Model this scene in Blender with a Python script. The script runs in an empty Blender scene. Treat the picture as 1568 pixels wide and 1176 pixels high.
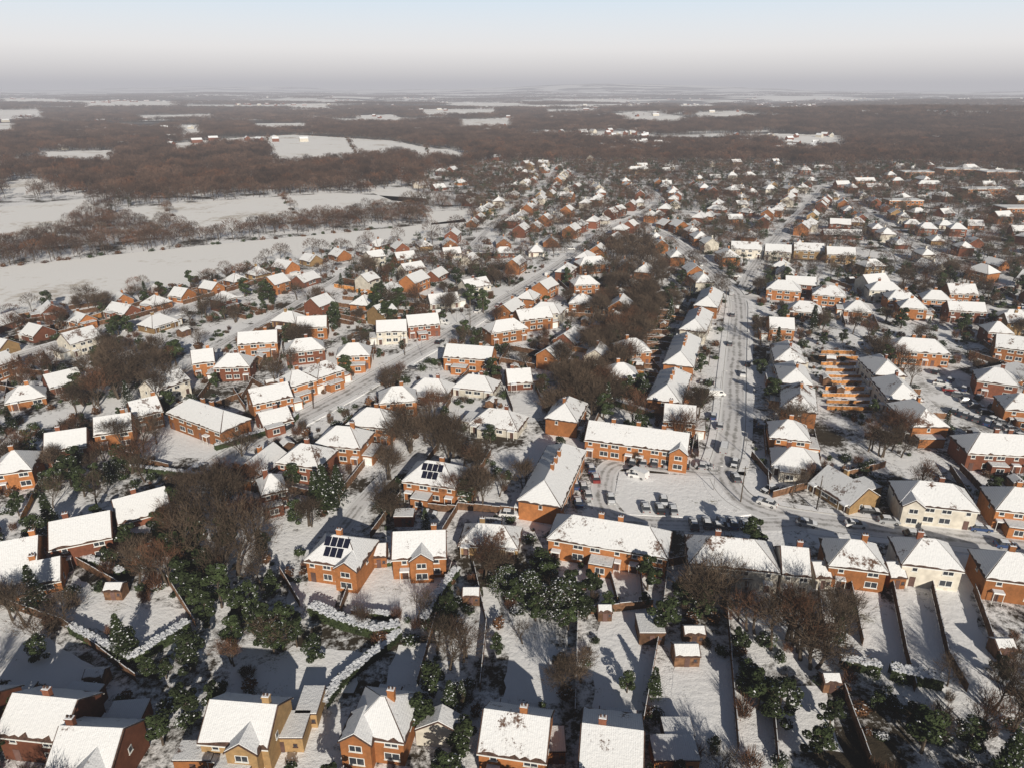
import bpy, math, random
from mathutils import Vector, noise
random.seed(11)
R=random.random
def U(a,b): return a+(b-a)*random.random()
sc=bpy.context.scene
# ---------------- survey: photo measurements -> ground metres -----------------
H=85.0; TH=math.radians(22.6); F=1089.0
def G(u,v,z=0.0):
    x=(u-784)/F; y=(588-v)/F
    dy=math.cos(TH)+y*math.sin(TH); dz=-math.sin(TH)+y*math.cos(TH)
    t=(z-H)/dz
    return (x*t, dy*t)
def GP(l,z=0.0): return [G(u,v,z) for u,v in l]
def hgt(x,y):
    if y<950: return 0.0
    h=min(1.0,(y-950)/400.0)*30*math.exp(-((x-1200)/850.0)**2-((y-2000)/480.0)**2)
    if y<1800: return h
    k=min(1.0,(y-1800)/3000.0)
    n=noise.noise(Vector((x/2300.0,y/1500.0,3.1)))+0.5*noise.noise(Vector((x/900.0,y/600.0,9.1)))
    h+=k*42*n
    h+=150*math.exp(-((x-1900)/2600.0)**2-((y-13000)/1800.0)**2)
    h+=110*math.exp(-((x+6000)/3500.0)**2-((y-16000)/2500.0)**2)
    return h
# ---------------- mesh builder -----------------
class MB:
    def __init__(s): s.v=[];s.f=[];s.m=[]
    def add(s,vs,fs,m=0):
        o=len(s.v); s.v.extend(vs)
        for f in fs: s.f.append([i+o for i in f]); s.m.append(m)
    def box(s,x0,x1,y0,y1,z0,z1,m=0):
        s.add([(x0,y0,z0),(x1,y0,z0),(x1,y1,z0),(x0,y1,z0),(x0,y0,z1),(x1,y0,z1),(x1,y1,z1),(x0,y1,z1)],
              [(0,3,2,1),(4,5,6,7),(0,1,5,4),(1,2,6,5),(2,3,7,6),(3,0,4,7)],m)
    def slab(s,pts,th,m=0):
        n=len(pts); vs=[tuple(p) for p in pts]+[(p[0],p[1],p[2]-th) for p in pts]
        fs=[list(range(n)),list(range(2*n-1,n-1,-1))]
        for i in range(n):
            j=(i+1)%n; fs.append((i,i+n,j+n,j))
        s.add(vs,fs,m)
    def mesh(s,name,mats,smooth=False):
        me=bpy.data.meshes.new(name); me.from_pydata(s.v,[],s.f)
        for m in mats: me.materials.append(m)
        me.polygons.foreach_set('material_index',s.m)
        if smooth: me.polygons.foreach_set('use_smooth',[True]*len(s.f))
        me.update(); return me
def mkobj(name,me,loc=(0,0,0),rz=0,parent=None,scale=None):
    o=bpy.data.objects.new(name,me); o.location=loc; o.rotation_euler=(0,0,rz)
    if scale: o.scale=scale
    if parent: o.parent=parent
    sc.collection.objects.link(o); return o
# ---------------- materials -----------------
def newmat(name):
    m=bpy.data.materials.new(name); m.use_nodes=True
    nt=m.node_tree; b=nt.nodes['Principled BSDF']; b.inputs['Roughness'].default_value=0.85
    b.inputs['Specular IOR Level'].default_value=0.2
    return m,nt,b
def N(nt,t,**k):
    n=nt.nodes.new(t)
    for a,b in k.items(): setattr(n,a,b)
    return n
def noi(nt,scale,detail=4,coord=None,rough=0.6):
    n=N(nt,'ShaderNodeTexNoise'); n.inputs['Scale'].default_value=scale; n.inputs['Detail'].default_value=min(detail,4)
    n.inputs['Roughness'].default_value=rough
    if coord: nt.links.new(coord,n.inputs['Vector'])
    return n.outputs['Fac']
def ramp(nt,fac,a,b,ca=(0,0,0,1),cb=(1,1,1,1)):
    r=N(nt,'ShaderNodeValToRGB'); r.color_ramp.elements[0].position=a; r.color_ramp.elements[1].position=b
    r.color_ramp.elements[0].color=ca; r.color_ramp.elements[1].color=cb
    nt.links.new(fac,r.inputs['Fac']); return r.outputs['Color']
def mix(nt,fac,a,b,bt='MIX'):
    m=N(nt,'ShaderNodeMix',data_type='RGBA',blend_type=bt)
    for s,val in ((m.inputs[0],fac),(m.inputs[6],a),(m.inputs[7],b)):
        if hasattr(val,'links'): nt.links.new(val,s)
        elif isinstance(val,(int,float)): s.default_value=val
        else: s.default_value=(*val[:3],1)
    return m.outputs[2]
def math_(nt,op,a,b):
    m=N(nt,'ShaderNodeMath',operation=op)
    for s,val in ((m.inputs[0],a),(m.inputs[1],b)):
        if hasattr(val,'links'): nt.links.new(val,s)
        else: s.default_value=val
    return m.outputs[0]
def bump(nt,b,h,dist,strength=1.0):
    n=N(nt,'ShaderNodeBump'); n.inputs['Distance'].default_value=dist; n.inputs['Strength'].default_value=strength
    nt.links.new(h,n.inputs['Height']); nt.links.new(n.outputs[0],b.inputs['Normal'])
def pos(nt): return N(nt,'ShaderNodeNewGeometry').outputs['Position']
def objc(nt): return N(nt,'ShaderNodeTexCoord').outputs['Object']
def simple(name,col,var=0.25,scale=1.5,rough=0.85,rnd=0.0,world=True):
    m,nt,b=newmat(name); b.inputs['Roughness'].default_value=rough
    f=noi(nt,scale,1,pos(nt) if world else objc(nt))
    lo=tuple(c*(1-var) for c in col); hi=tuple(min(1,c*(1+var)) for c in col)
    c=mix(nt,ramp(nt,f,0.3,0.7),lo,hi)
    if rnd>0:
        oi=N(nt,'ShaderNodeObjectInfo')
        hs=N(nt,'ShaderNodeHueSaturation')
        mr=N(nt,'ShaderNodeMapRange'); nt.links.new(oi.outputs['Random'],mr.inputs[0]); mr.inputs[3].default_value=1-rnd; mr.inputs[4].default_value=1+rnd
        nt.links.new(mr.outputs[0],hs.inputs['Value']); nt.links.new(c,hs.inputs['Color']); c=hs.outputs[0]
    nt.links.new(c,b.inputs['Base Color']); return m
SN=(0.92,0.92,0.935)
def snowmat(name,dark,lo,hi,s1,s2,bd=0.15,col=SN):
    m,nt,b=newmat(name); p=pos(nt)
    a=noi(nt,s1,2,p); c=noi(nt,s2,4,p,0.7)
    k=math_(nt,'ADD',math_(nt,'MULTIPLY',a,0.6),math_(nt,'MULTIPLY',c,0.4))
    f=ramp(nt,k,lo,hi,(1,1,1,1),(0,0,0,1))
    dk=mix(nt,a,dark,tuple(x*2.0 for x in dark))
    nt.links.new(mix(nt,f,col,dk),b.inputs['Base Color'])
    bump(nt,b,noi(nt,0.8,4,p,0.65),bd)
    return m
M_lawn=snowmat('lawn_snow',(0.16,0.15,0.10),0.32,0.41,0.12,2.0,0.16)
M_field=snowmat('field_snow',(0.36,0.31,0.25),0.33,0.45,0.018,0.20,0.14,(0.96,0.95,0.94))
def groundmat():
    m,nt,b=newmat('ground_mat'); p=pos(nt)
    sep=N(nt,'ShaderNodeSeparateXYZ'); nt.links.new(p,sep.inputs[0])
    a=noi(nt,0.05,2,p); c=noi(nt,0.7,4,p,0.75)
    k=math_(nt,'ADD',math_(nt,'MULTIPLY',a,0.6),math_(nt,'MULTIPLY',c,0.4))
    f=ramp(nt,k,0.43,0.51,(1,1,1,1),(0,0,0,1))
    dk=mix(nt,c,(0.018,0.015,0.011),(0.085,0.066,0.042))
    near=mix(nt,f,SN,dk)
    mp=N(nt,'ShaderNodeMapping'); mp.inputs['Scale'].default_value=(0.0010,0.0022,0.001); nt.links.new(p,mp.inputs[0])
    ff=noi(nt,1.0,4,mp.outputs[0],0.62)
    fm=ramp(nt,ff,0.45,0.51)
    far=mix(nt,fm,mix(nt,a,(0.035,0.03,0.028),(0.09,0.07,0.06)),(0.88,0.88,0.88))
    mr=N(nt,'ShaderNodeMapRange'); nt.links.new(sep.outputs[1],mr.inputs[0]); mr.inputs[1].default_value=900; mr.inputs[2].default_value=1500
    nt.links.new(mix(nt,mr.outputs[0],near,far),b.inputs['Base Color'])
    bump(nt,b,c,0.22)
    return m
M_ground=groundmat()
def roadmat():
    m,nt,b=newmat('road_snow'); uv=N(nt,'ShaderNodeTexCoord').outputs['UV']; p=pos(nt)
    sep=N(nt,'ShaderNodeSeparateXYZ'); nt.links.new(uv,sep.inputs[0])
    w=math_(nt,'ADD',sep.outputs[0],math_(nt,'MULTIPLY',math_(nt,'SUBTRACT',noi(nt,0.04,2,p),0.5),0.3))
    s=math_(nt,'SINE',math_(nt,'MULTIPLY',w,22.0),0)
    n1=noi(nt,0.35,4,p,0.75)
    tr=ramp(nt,math_(nt,'ADD',math_(nt,'MULTIPLY',s,0.11),n1),0.46,0.68)
    c=mix(nt,tr,(0.76,0.75,0.76),(0.34,0.33,0.32))
    edge=ramp(nt,math_(nt,'ADD',math_(nt,'ABSOLUTE',math_(nt,'SUBTRACT',sep.outputs[0],0.5),0),math_(nt,'MULTIPLY',n1,0.12)),0.40,0.50)
    c=mix(nt,edge,c,(0.86,0.86,0.87))
    nt.links.new(c,b.inputs['Base Color']); b.inputs['Roughness'].default_value=0.6
    return m
M_road=roadmat()
M_pave=snowmat('pavement_snow',(0.22,0.21,0.20),0.36,0.45,0.2,1.5,0.08)
M_kerb=simple('kerb_stone',(0.35,0.34,0.33))
M_yard=snowmat('car_park_snow',(0.20,0.19,0.18),0.36,0.52,0.10,0.8,0.1)
def brick(name,col):
    m,nt,b=newmat(name); oc=objc(nt)
    n=ramp(nt,noi(nt,0.9,4,oc,0.75),0.3,0.75,(0.62,0.64,0.66,1),(1.12,1.10,1.06,1))
    c=mix(nt,1.0,col,n,'MULTIPLY')
    oi=N(nt,'ShaderNodeObjectInfo'); hs=N(nt,'ShaderNodeHueSaturation')
    mr=N(nt,'ShaderNodeMapRange'); nt.links.new(oi.outputs['Random'],mr.inputs[0]); mr.inputs[3].default_value=0.60; mr.inputs[4].default_value=1.12
    nt.links.new(mr.outputs[0],hs.inputs['Value']); nt.links.new(c,hs.inputs['Color'])
    nt.links.new(hs.outputs[0],b.inputs['Base Color']); return m
M_br={'o':brick('brick_orange',(0.42,0.17,0.064)),'r':brick('brick_red',(0.24,0.09,0.052)),
      'y':brick('brick_buff',(0.42,0.27,0.13)),'w':simple('render_white',(0.58,0.54,0.47),0.15,0.8,0.8,0.15)}
M_tile=simple('roof_tiles',(0.085,0.05,0.038),0.4,3,0.8,0.3)
def roofsnow():
    m,nt,b=newmat('roof_snow'); oc=objc(nt); p=pos(nt)
    oi=N(nt,'ShaderNodeObjectInfo'); n2=noi(nt,2.2,4,p,0.75)
    f=math_(nt,'ADD',math_(nt,'MULTIPLY',noi(nt,0.22,2,p),0.6),math_(nt,'MULTIPLY',n2,0.4))
    f=math_(nt,'ADD',f,math_(nt,'MULTIPLY',oi.outputs['Random'],0.10))
    k=ramp(nt,f,0.40,0.455,(1,1,1,1),(0,0,0,1))
    sn=mix(nt,n2,(0.70,0.72,0.75),(0.92,0.92,0.93))
    wv=N(nt,'ShaderNodeTexWave',bands_direction='X'); wv.inputs['Scale'].default_value=1.1; wv.inputs['Distortion'].default_value=1.0; nt.links.new(oc,wv.inputs['Vector'])
    sn=mix(nt,math_(nt,'MULTIPLY',wv.outputs['Fac'],0.20),sn,(0.40,0.40,0.42))
    nt.links.new(mix(nt,k,sn,(0.12,0.07,0.05)),b.inputs['Base Color'])
    bump(nt,b,n2,0.12); return m
M_rs=roofsnow()
M_snowcap=simple('snow_cap',(0.82,0.84,0.88),0.06,2)
M_frame=simple('window_frame',(0.72,0.72,0.70),0.05)
M_glass,_nt,_b=newmat('window_glass'); _b.inputs['Base Color'].default_value=(0.035,0.04,0.05,1); _b.inputs['Roughness'].default_value=0.12; _b.inputs['Specular IOR Level'].default_value=0.5
M_door=simple('door_paint',(0.12,0.07,0.06),0.2,1,0.5,0.4)
M_fence=simple('fence_wood',(0.14,0.075,0.042),0.4,1.2,0.85,0.35)
M_fenceO=simple('fence_wood_sunlit',(0.42,0.19,0.06),0.45,1.2,0.85,0.25)  # orange of sunlit fence panels put into the wood colour
M_bark=simple('bark',(0.085,0.066,0.05),0.3,3)
M_twig=simple('twigs',(0.088,0.062,0.043),0.35,0.15,0.9,0.3)
M_twigR=simple('twigs_reddish',(0.125,0.062,0.036),0.3,0.15,0.9,0.3)
M_twigW=simple('woodland_twigs',(0.086,0.053,0.038),0.5,0.02,0.9,0.4)
M_leaf=simple('evergreen_leaf',(0.034,0.048,0.018),0.5,0.8,0.8,0.35)
M_leafB=simple('brown_leaf',(0.12,0.06,0.03),0.4,0.8,0.85,0.4)
M_metal=simple('grey_metal',(0.25,0.25,0.26),0.1,1,0.5)
M_rub=simple('rubber',(0.02,0.02,0.02),0.1)
M_panel,_nt,_b=newmat('solar_panel'); _b.inputs['Base Color'].default_value=(0.012,0.014,0.03,1); _b.inputs['Roughness'].default_value=0.25
def paint(n,c):
    m,nt,b=newmat(n); b.inputs['Base Color'].default_value=(*c,1); b.inputs['Roughness'].default_value=0.35; b.inputs['Specular IOR Level'].default_value=0.5
    return m
M_cars=[paint('car_white',(0.7,0.7,0.7)),paint('car_black',(0.02,0.02,0.022)),paint('car_silver',(0.35,0.36,0.38)),paint('car_blue',(0.03,0.06,0.15)),paint('car_red',(0.20,0.02,0.018)),paint('car_grey',(0.10,0.10,0.11))]
# ---------------- ground -----------------
mb=MB(); ys=[-250]
while ys[-1]<45000:
    y=ys[-1]; ys.append(y+max(20,0.04*abs(y)))
NC=160
for y in ys:
    w=700+1.35*abs(y)
    for i in range(NC+1):
        x=-w+2*w*i/NC; mb.v.append((x,y,hgt(x,y)))
for j in range(len(ys)-1):
    for i in range(NC):
        a=j*(NC+1)+i; mb.f.append((a,a+1,a+NC+2,a+NC+1)); mb.m.append(0)
mkobj('ground',mb.mesh('ground',[M_ground],True))
def inpoly(x,y,P):
    c=False; n=len(P); j=n-1
    for i in range(n):
        xi,yi=P[i]; xj,yj=P[j]
        if (yi>y)!=(yj>y) and x<(xj-xi)*(y-yi)/(yj-yi)+xi: c=not c
        j=i
    return c
class Poly:
    def __init__(s,px,world=False):
        s.P=px if world else GP(px); s.x0=min(p[0] for p in s.P); s.x1=max(p[0] for p in s.P); s.y0=min(p[1] for p in s.P); s.y1=max(p[1] for p in s.P)
    def has(s,x,y): return s.x0<x<s.x1 and s.y0<y<s.y1 and inpoly(x,y,s.P)
def fieldpoly(px,zt):
    m=sum(p[1] for p in px)/len(px)   # near edge lies behind trees zt metres tall
    return [G(u,v,zt if v>m else 0) for u,v in px]
fields_px=[
 ([(-300,425),(0,410),(200,388),(420,366),(620,348),(712,336),(722,356),(620,374),(480,384),(400,408),(300,430),(210,447),(130,462),(60,472),(0,484),(-200,515)],0),
 ([(-200,322),(0,318),(130,305),(155,325),(60,352),(0,362),(-200,378)],5),
 ([(165,322),(330,308),(520,296),(660,305),(600,320),(430,328),(330,350),(295,348),(290,335),(200,330)],6),
 ([(560,292),(620,288),(700,300),(660,306),(600,300)],4),
 ([(250,222),(340,213),(450,207),(600,216),(720,230),(710,241),(600,231),(540,237),(420,246),(410,226),(330,223),(270,231)],8),
 ([(620,232),(690,228),(720,236),(640,243)],6),
 ([(0,280),(60,275),(90,285),(0,292)],6),
 ([(650,325),(720,322),(725,333),(660,338)],3),
]
FIELDS=[]
for P,zt in fields_px:
    Q=fieldpoly(P,zt); FIELDS.append(Poly(Q,True)); m_=MB(); m_.add([(x,y,0.03+hgt(x,y)) for x,y in Q],[list(range(len(Q)))],0)
    me=m_.mesh('snow_field',[M_field]); mkobj('snow_field',me)
far_px=[[(700,187),(790,182),(785,194),(700,194)],[(925,180),(980,176),(1060,186),(1040,192),(960,188)],[(645,156),(720,153),(830,160),(1000,158),(990,162),(840,164),(700,160)],
 [(1038,156),(1095,155),(1095,165),(1040,167)],[(1400,169),(1500,168),(1500,175),(1400,174)],[(-100,171),(60,170),(75,177),(-100,179)],[(-60,190),(28,189),(30,201),(-60,200)],
 [(272,194),(312,192),(315,203),(275,204)],[(436,160),(512,161),(510,166),(440,166)],[(0,153),(90,151),(95,157),(0,157)],[(120,160),(270,158),(270,163),(130,164)],
 [(640,170),(760,169),(760,175),(650,176)],[(830,170),(920,169),(915,174),(835,174)],[(1060,180),(1140,178),(1145,184),(1070,185)],[(540,178),(600,177),(640,183),(560,184)],
 [(380,190),(470,189),(475,194),(390,195)],[(60,235),(170,232),(175,240),(70,242)],[(1170,168),(1260,166),(1260,170),(1180,172)],[(860,152),(960,151),(960,154),(870,155)],
 [(200,176),(330,174),(330,178),(210,180)],[(-200,250),(-20,246),(20,254),(-180,260)],[(1180,209),(1290,212),(1290,218),(1190,216)]]
for P in far_px:
    Q=[]
    for x,y in fieldpoly(P,9): Q.append((x,y))
    pl=Poly(Q,True); FIELDS.append(pl); m_=MB(); nx=46; ny=26
    for j in range(ny+1):
        for i in range(nx+1):
            x=pl.x0+(pl.x1-pl.x0)*i/nx; y=pl.y0+(pl.y1-pl.y0)*j/ny
            m_.v.append((x,y,hgt(x,y)+1.2))
    for j in range(ny):
        for i in range(nx):
            if pl.has(pl.x0+(pl.x1-pl.x0)*(i+.5)/nx,pl.y0+(pl.y1-pl.y0)*(j+.5)/ny):
                a=j*(nx+1)+i; m_.f.append((a,a+1,a+nx+2,a+nx+1)); m_.m.append(0)
    if m_.f: mkobj('snow_field',m_.mesh('snow_field',[M_field],True))
# ---------------- roads -----------------
roads_px=[([(1105,722),(1116,690),(1122,640),(1126,560),(1130,500),(1133,455),(1105,430),(1070,400),(1035,372),(1000,352),(960,345)],7.0,True),
 ([(1105,722),(1120,755),(1150,775),(1200,790),(1290,803),(1400,815),(1660,845)],7.0,True),
 ([(1100,724),(1040,717),(960,708),(932,712),(922,740),(925,785),(960,797),(1060,802),(1170,803),(1230,800)],5.5,False),
 ([(300,735),(345,700),(440,650),(530,603),(600,562),(680,517),(760,467),(830,425),(880,390),(930,352),(1000,322),(1012,305),(980,285)],6.5,True),
 ([(-80,582),(0,555),(100,525),(230,490),(330,460),(450,425),(560,398),(700,385),(850,384),(890,384)],6.0,True),
 ([(1133,455),(1250,466),(1400,474),(1568,480),(1680,486)],6.0,True),
 ([(520,815),(545,780),(575,745),(600,722),(640,690)],4.0,False),
 ([(1140,440),(1160,400),(1200,350),(1240,310),(1260,285)],6.0,False),
 ([(1000,322),(1100,330),(1200,345),(1350,352),(1600,360)],6.0,False),
 ([(1260,285),(1340,335),(1400,380),(1500,420),(1620,440)],6.0,False),
 ([(715,385),(760,340),(800,310),(830,290),(850,262)],5.0,False),
 ([(560,398),(480,450),(430,480),(330,530),(260,590)],4.0,False)]
def resample(P,step):
    out=[P[0]]
    for a,b in zip(P,P[1:]):
        d=math.dist(a,b); n=max(1,int(d/step))
        for i in range(1,n+1): out.append((a[0]+(b[0]-a[0])*i/n,a[1]+(b[1]-a[1])*i/n))
    return out
def smooth(P,it=3):
    for _ in range(it):
        Q=[P[0]]
        for a,b in zip(P,P[1:]):
            Q.append((a[0]*.75+b[0]*.25,a[1]*.75+b[1]*.25)); Q.append((a[0]*.25+b[0]*.75,a[1]*.25+b[1]*.75))
        Q.append(P[-1]); P=Q
    return P
ROADS=[]
for px,w,pv in roads_px: ROADS.append((resample(smooth(GP(px),2),3.0),w,pv))
def normals(P):
    out=[]
    for i in range(len(P)):
        a=P[max(0,i-1)]; b=P[min(len(P)-1,i+1)]; dx,dy=b[0]-a[0],b[1]-a[1]; l=math.hypot(dx,dy) or 1
        out.append((-dy/l,dx/l))
    return out
cell=12.0; RH={}
for ri,(P,w,pv) in enumerate(ROADS):
    for p in P:
        RH.setdefault((int(p[0]//cell),int(p[1]//cell)),[]).append((p[0],p[1],w/2,ri))
def nearroad(x,y,m,skip=-1):
    cx,cy=int(x//cell),int(y//cell)
    for i in (-1,0,1):
        for j in (-1,0,1):
            for (a,b,w,ri) in RH.get((cx+i,cy+j),()):
                if ri!=skip and (a-x)**2+(b-y)**2<(w+m)**2: return True
    return False
for ri,(P,w,pv) in enumerate(ROADS):
    Nn=normals(P); z=0.06+0.004*ri; m_=MB(); L=0; uv=[]
    for i,(p,n) in enumerate(zip(P,Nn)):
        for k in range(5):
            s=(k/4-.5)*w; m_.v.append((p[0]+n[0]*s,p[1]+n[1]*s,z)); uv.append((k/4,L))
        if i<len(P)-1: L+=math.dist(P[i],P[i+1])/10
    for i in range(len(P)-1):
        for k in range(4):
            a=i*5+k; m_.f.append((a,a+5,a+6,a+1)); m_.m.append(0)
    me=m_.mesh('road',[M_road]); ul=me.uv_layers.new(name='UVMap')
    for lo in me.loops: ul.data[lo.index].uv=uv[lo.vertex_index]
    mkobj('road',me)
    if pv:
        m_=MB()
        for sgn in (-1,1):
            for i in range(len(P)-1):
                q=[]
                for (pp,nn) in ((P[i],Nn[i]),(P[i+1],Nn[i+1])):
                    for s in (w/2,w/2+0.15,w/2+2.0): q.append((pp[0]+sgn*nn[0]*s,pp[1]+sgn*nn[1]*s))
                mx=(q[2][0]+q[5][0])/2; my=(q[2][1]+q[5][1])/2
                if nearroad(mx,my,1.2,ri): continue
                z0=0.02; z1=0.20
                vs=[(a,b,z1) for a,b in q]+[(a,b,z0) for a,b in q]
                m_.add(vs,[(1,2,5,4)],0); m_.add(vs,[(0,1,4,3),(0,3,9,6)],1); m_.add(vs,[(2,5,11,8)],0)
        mkobj('pavement',m_.mesh('pavement',[M_pave,M_kerb]))
def sheet(name,px,z,mat):
    Q=GP(px); m_=MB(); m_.slab([(x,y,z) for x,y in Q],z,0); mkobj(name,m_.mesh(name,[mat]))
sheet('village_green',[(948,722),(1090,730),(1118,765),(1150,788),(1100,795),(960,788),(940,765)],0.14,M_lawn)
sheet('car_park',[(1372,552),(1440,548),(1500,585),(1580,645),(1600,680),(1490,655),(1445,632),(1400,590)],0.05,M_yard)
lawns_px=[[(545,878),(680,875),(655,950),(528,935)],[(-30,965),(60,965),(170,1040),(120,1060),(-30,1050)],[(380,1030),(450,990),(560,1000),(540,1060),(400,1070)],
 [(780,985),(850,985),(855,1075),(770,1075)],[(920,935),(980,935),(985,1090),(905,1090)],[(1035,1000),(1110,1010),(1130,1130),(1020,1130)],[(1430,900),(1480,900),(1520,1020),(1455,1020)],
 [(1370,905),(1410,905),(1425,1000),(1385,1000)],[(110,880),(200,930),(290,930),(250,990),(130,960)],[(610,985),(670,985),(660,1050),(590,1050)],[(440,890),(520,890),(510,930),(440,925)],
 [(1190,1050),(1260,1050),(1290,1150),(1190,1150)],[(1290,900),(1350,905),(1360,985),(1310,985)],[(740,900),(760,900),(770,960),(735,960)],[(230,640),(330,665),(330,700),(260,700)],[(1140,720),(1200,735),(1190,770),(1150,765)]]
LAWNS=[Poly(P) for P in lawns_px]
for i,P in enumerate(lawns_px):
    Q=resample(GP(P)+[GP(P)[0]],1.5)[:-1]
    Q=[(x+U(-.35,.35),y+U(-.35,.35)) for x,y in Q]
    m_=MB(); m_.add([(x,y,0.02+.004*(i%3)) for x,y in Q],[list(range(len(Q)))],0); mkobj('snowy_lawn',m_.mesh('snowy_lawn',[M_lawn]))
# ---------------- houses -----------------
HR=[]; HH={}
def reg(cx,cy,hl,hd,a):
    HR.append((cx,cy,hl,hd,math.cos(a),math.sin(a))); i=len(HR)-1
    r=math.hypot(hl,hd)+4
    for gx in range(int((cx-r)//20),int((cx+r)//20)+1):
        for gy in range(int((cy-r)//20),int((cy+r)//20)+1): HH.setdefault((gx,gy),[]).append(i)
def inhouse(x,y,m):
    for i in HH.get((int(x//20),int(y//20)),()):
        cx,cy,hl,hd,c,s=HR[i]; dx=x-cx;dy=y-cy
        if abs(dx*c+dy*s)<hl+m and abs(-dx*s+dy*c)<hd+m: return True
    return False
def jag(a,b,n,amt,ins):
    out=[]
    for i in range(n+1):
        t=i/n; k=U(0,amt) if 0<i<n else 0
        if R()<0.15: k*=2.0
        out.append(tuple(a[q]+(b[q]-a[q])*t+ins[q]*k for q in range(3)))
    return out
def gable_roof(tile,snow,x0,x1,y0,y1,ze,zr,ov=0.4,axis='x',lite=False):
    ym=(y0+y1)/2; sl=(zr-ze)/((y1-y0)/2)
    def T(p): return p if axis=='x' else (p[1],p[0],p[2])
    xa,xb=x0-ov*0.6,x1+ov*0.6
    for sgn,yo in ((-1,y0-ov),(1,y1+ov)):
        zo=ze-sl*ov
        pts=[(xa,yo,zo+0.1),(xb,yo,zo+0.1),(xb,ym,zr+0.1),(xa,ym,zr+0.1)]
        if (sgn==1)!=(axis!='x'): pts=pts[::-1]
        tile.slab([T(p) for p in pts],0.16,0)
        i_=0.18; L=abs(yo-ym)
        up=(0,(ym-yo)/L,sl)
        a=(xa+i_,yo+up[1]*0.12,zo+sl*0.12+0.24); b=(xb-i_,yo+up[1]*0.12,zo+sl*0.12+0.24)
        ed=jag(a,b,3 if lite else max(6,int((xb-xa)/0.7)),0.35,up)
        pts=ed+[(xb-i_,ym,zr+0.24),(xa+i_,ym,zr+0.24)]
        if (sgn==1)!=(axis!='x'): pts=pts[::-1]
        snow.slab([T(p) for p in pts],0.13,0)
def hip_roof(tile,snow,x0,x1,y0,y1,ze,zr,ov=0.4,lite=False):
    xa,xb,ya,yb=x0-ov,x1+ov,y0-ov,y1+ov; sl=(zr-ze)/((y1-y0)/2); zo=ze-sl*ov
    ym=(ya+yb)/2; h=(yb-ya)/2*0.9; h=min(h,(xb-xa)/2-0.3)
    r0=(xa+h,ym,zr); r1=(xb-h,ym,zr); A=(xa,ya,zo);B=(xb,ya,zo);C=(xb,yb,zo);Dd=(xa,yb,zo)
    for poly in ((A,B,r1,r0),(C,Dd,r0,r1),(B,C,r1),(Dd,A,r0)):
        tile.slab([(p[0],p[1],p[2]+0.1) for p in poly],0.16,0)
        cx=sum(p[0] for p in poly)/len(poly); cy=sum(p[1] for p in poly)/len(poly); cz=sum(p[2] for p in poly)/len(poly)
        def ins(p,k):
            d=math.dist(p,(cx,cy,cz)); t=k/d; return (p[0]+(cx-p[0])*t,p[1]+(cy-p[1])*t,p[2]+(cz-p[2])*t+0.24)
        a=ins(poly[0],0.28); b=ins(poly[1],0.28)
        mx=((a[0]+b[0])/2,(a[1]+b[1])/2,(a[2]+b[2])/2); d=(cx-mx[0],cy-mx[1],cz+0.24-mx[2]); l=math.hypot(*d); d=tuple(q/l for q in d)
        ed=jag(a,b,3 if lite else max(5,int(math.dist(a,b)/0.7)),0.3,d)
        snow.slab(ed+[ins(p,0.10) for p in poly[2:]],0.13,0)
def window(mb_,x,z,w,h,y,sgn,axis='y'):
    def bx(a0,a1,d0,d1,z0,z1,m):
        lo,hi=min(y+sgn*d0,y+sgn*d1),max(y+sgn*d0,y+sgn*d1)
        if axis=='y': mb_.box(a0,a1,lo,hi,z0,z1,m)
        else: mb_.box(lo,hi,a0,a1,z0,z1,m)
    bx(x-w/2,x+w/2,0.0,0.05,z,z+h,0)
    n=2 if w>1.1 else 1; pw=(w-0.1*(n+1))/n
    for i in range(n):
        a=x-w/2+0.1+i*(pw+0.1); bx(a,a+pw,0.04,0.065,z+0.1,z+h-0.1,1)
    bx(x-w/2-0.08,x+w/2+0.08,0.0,0.14,z-0.1,z-0.01,0)
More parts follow.
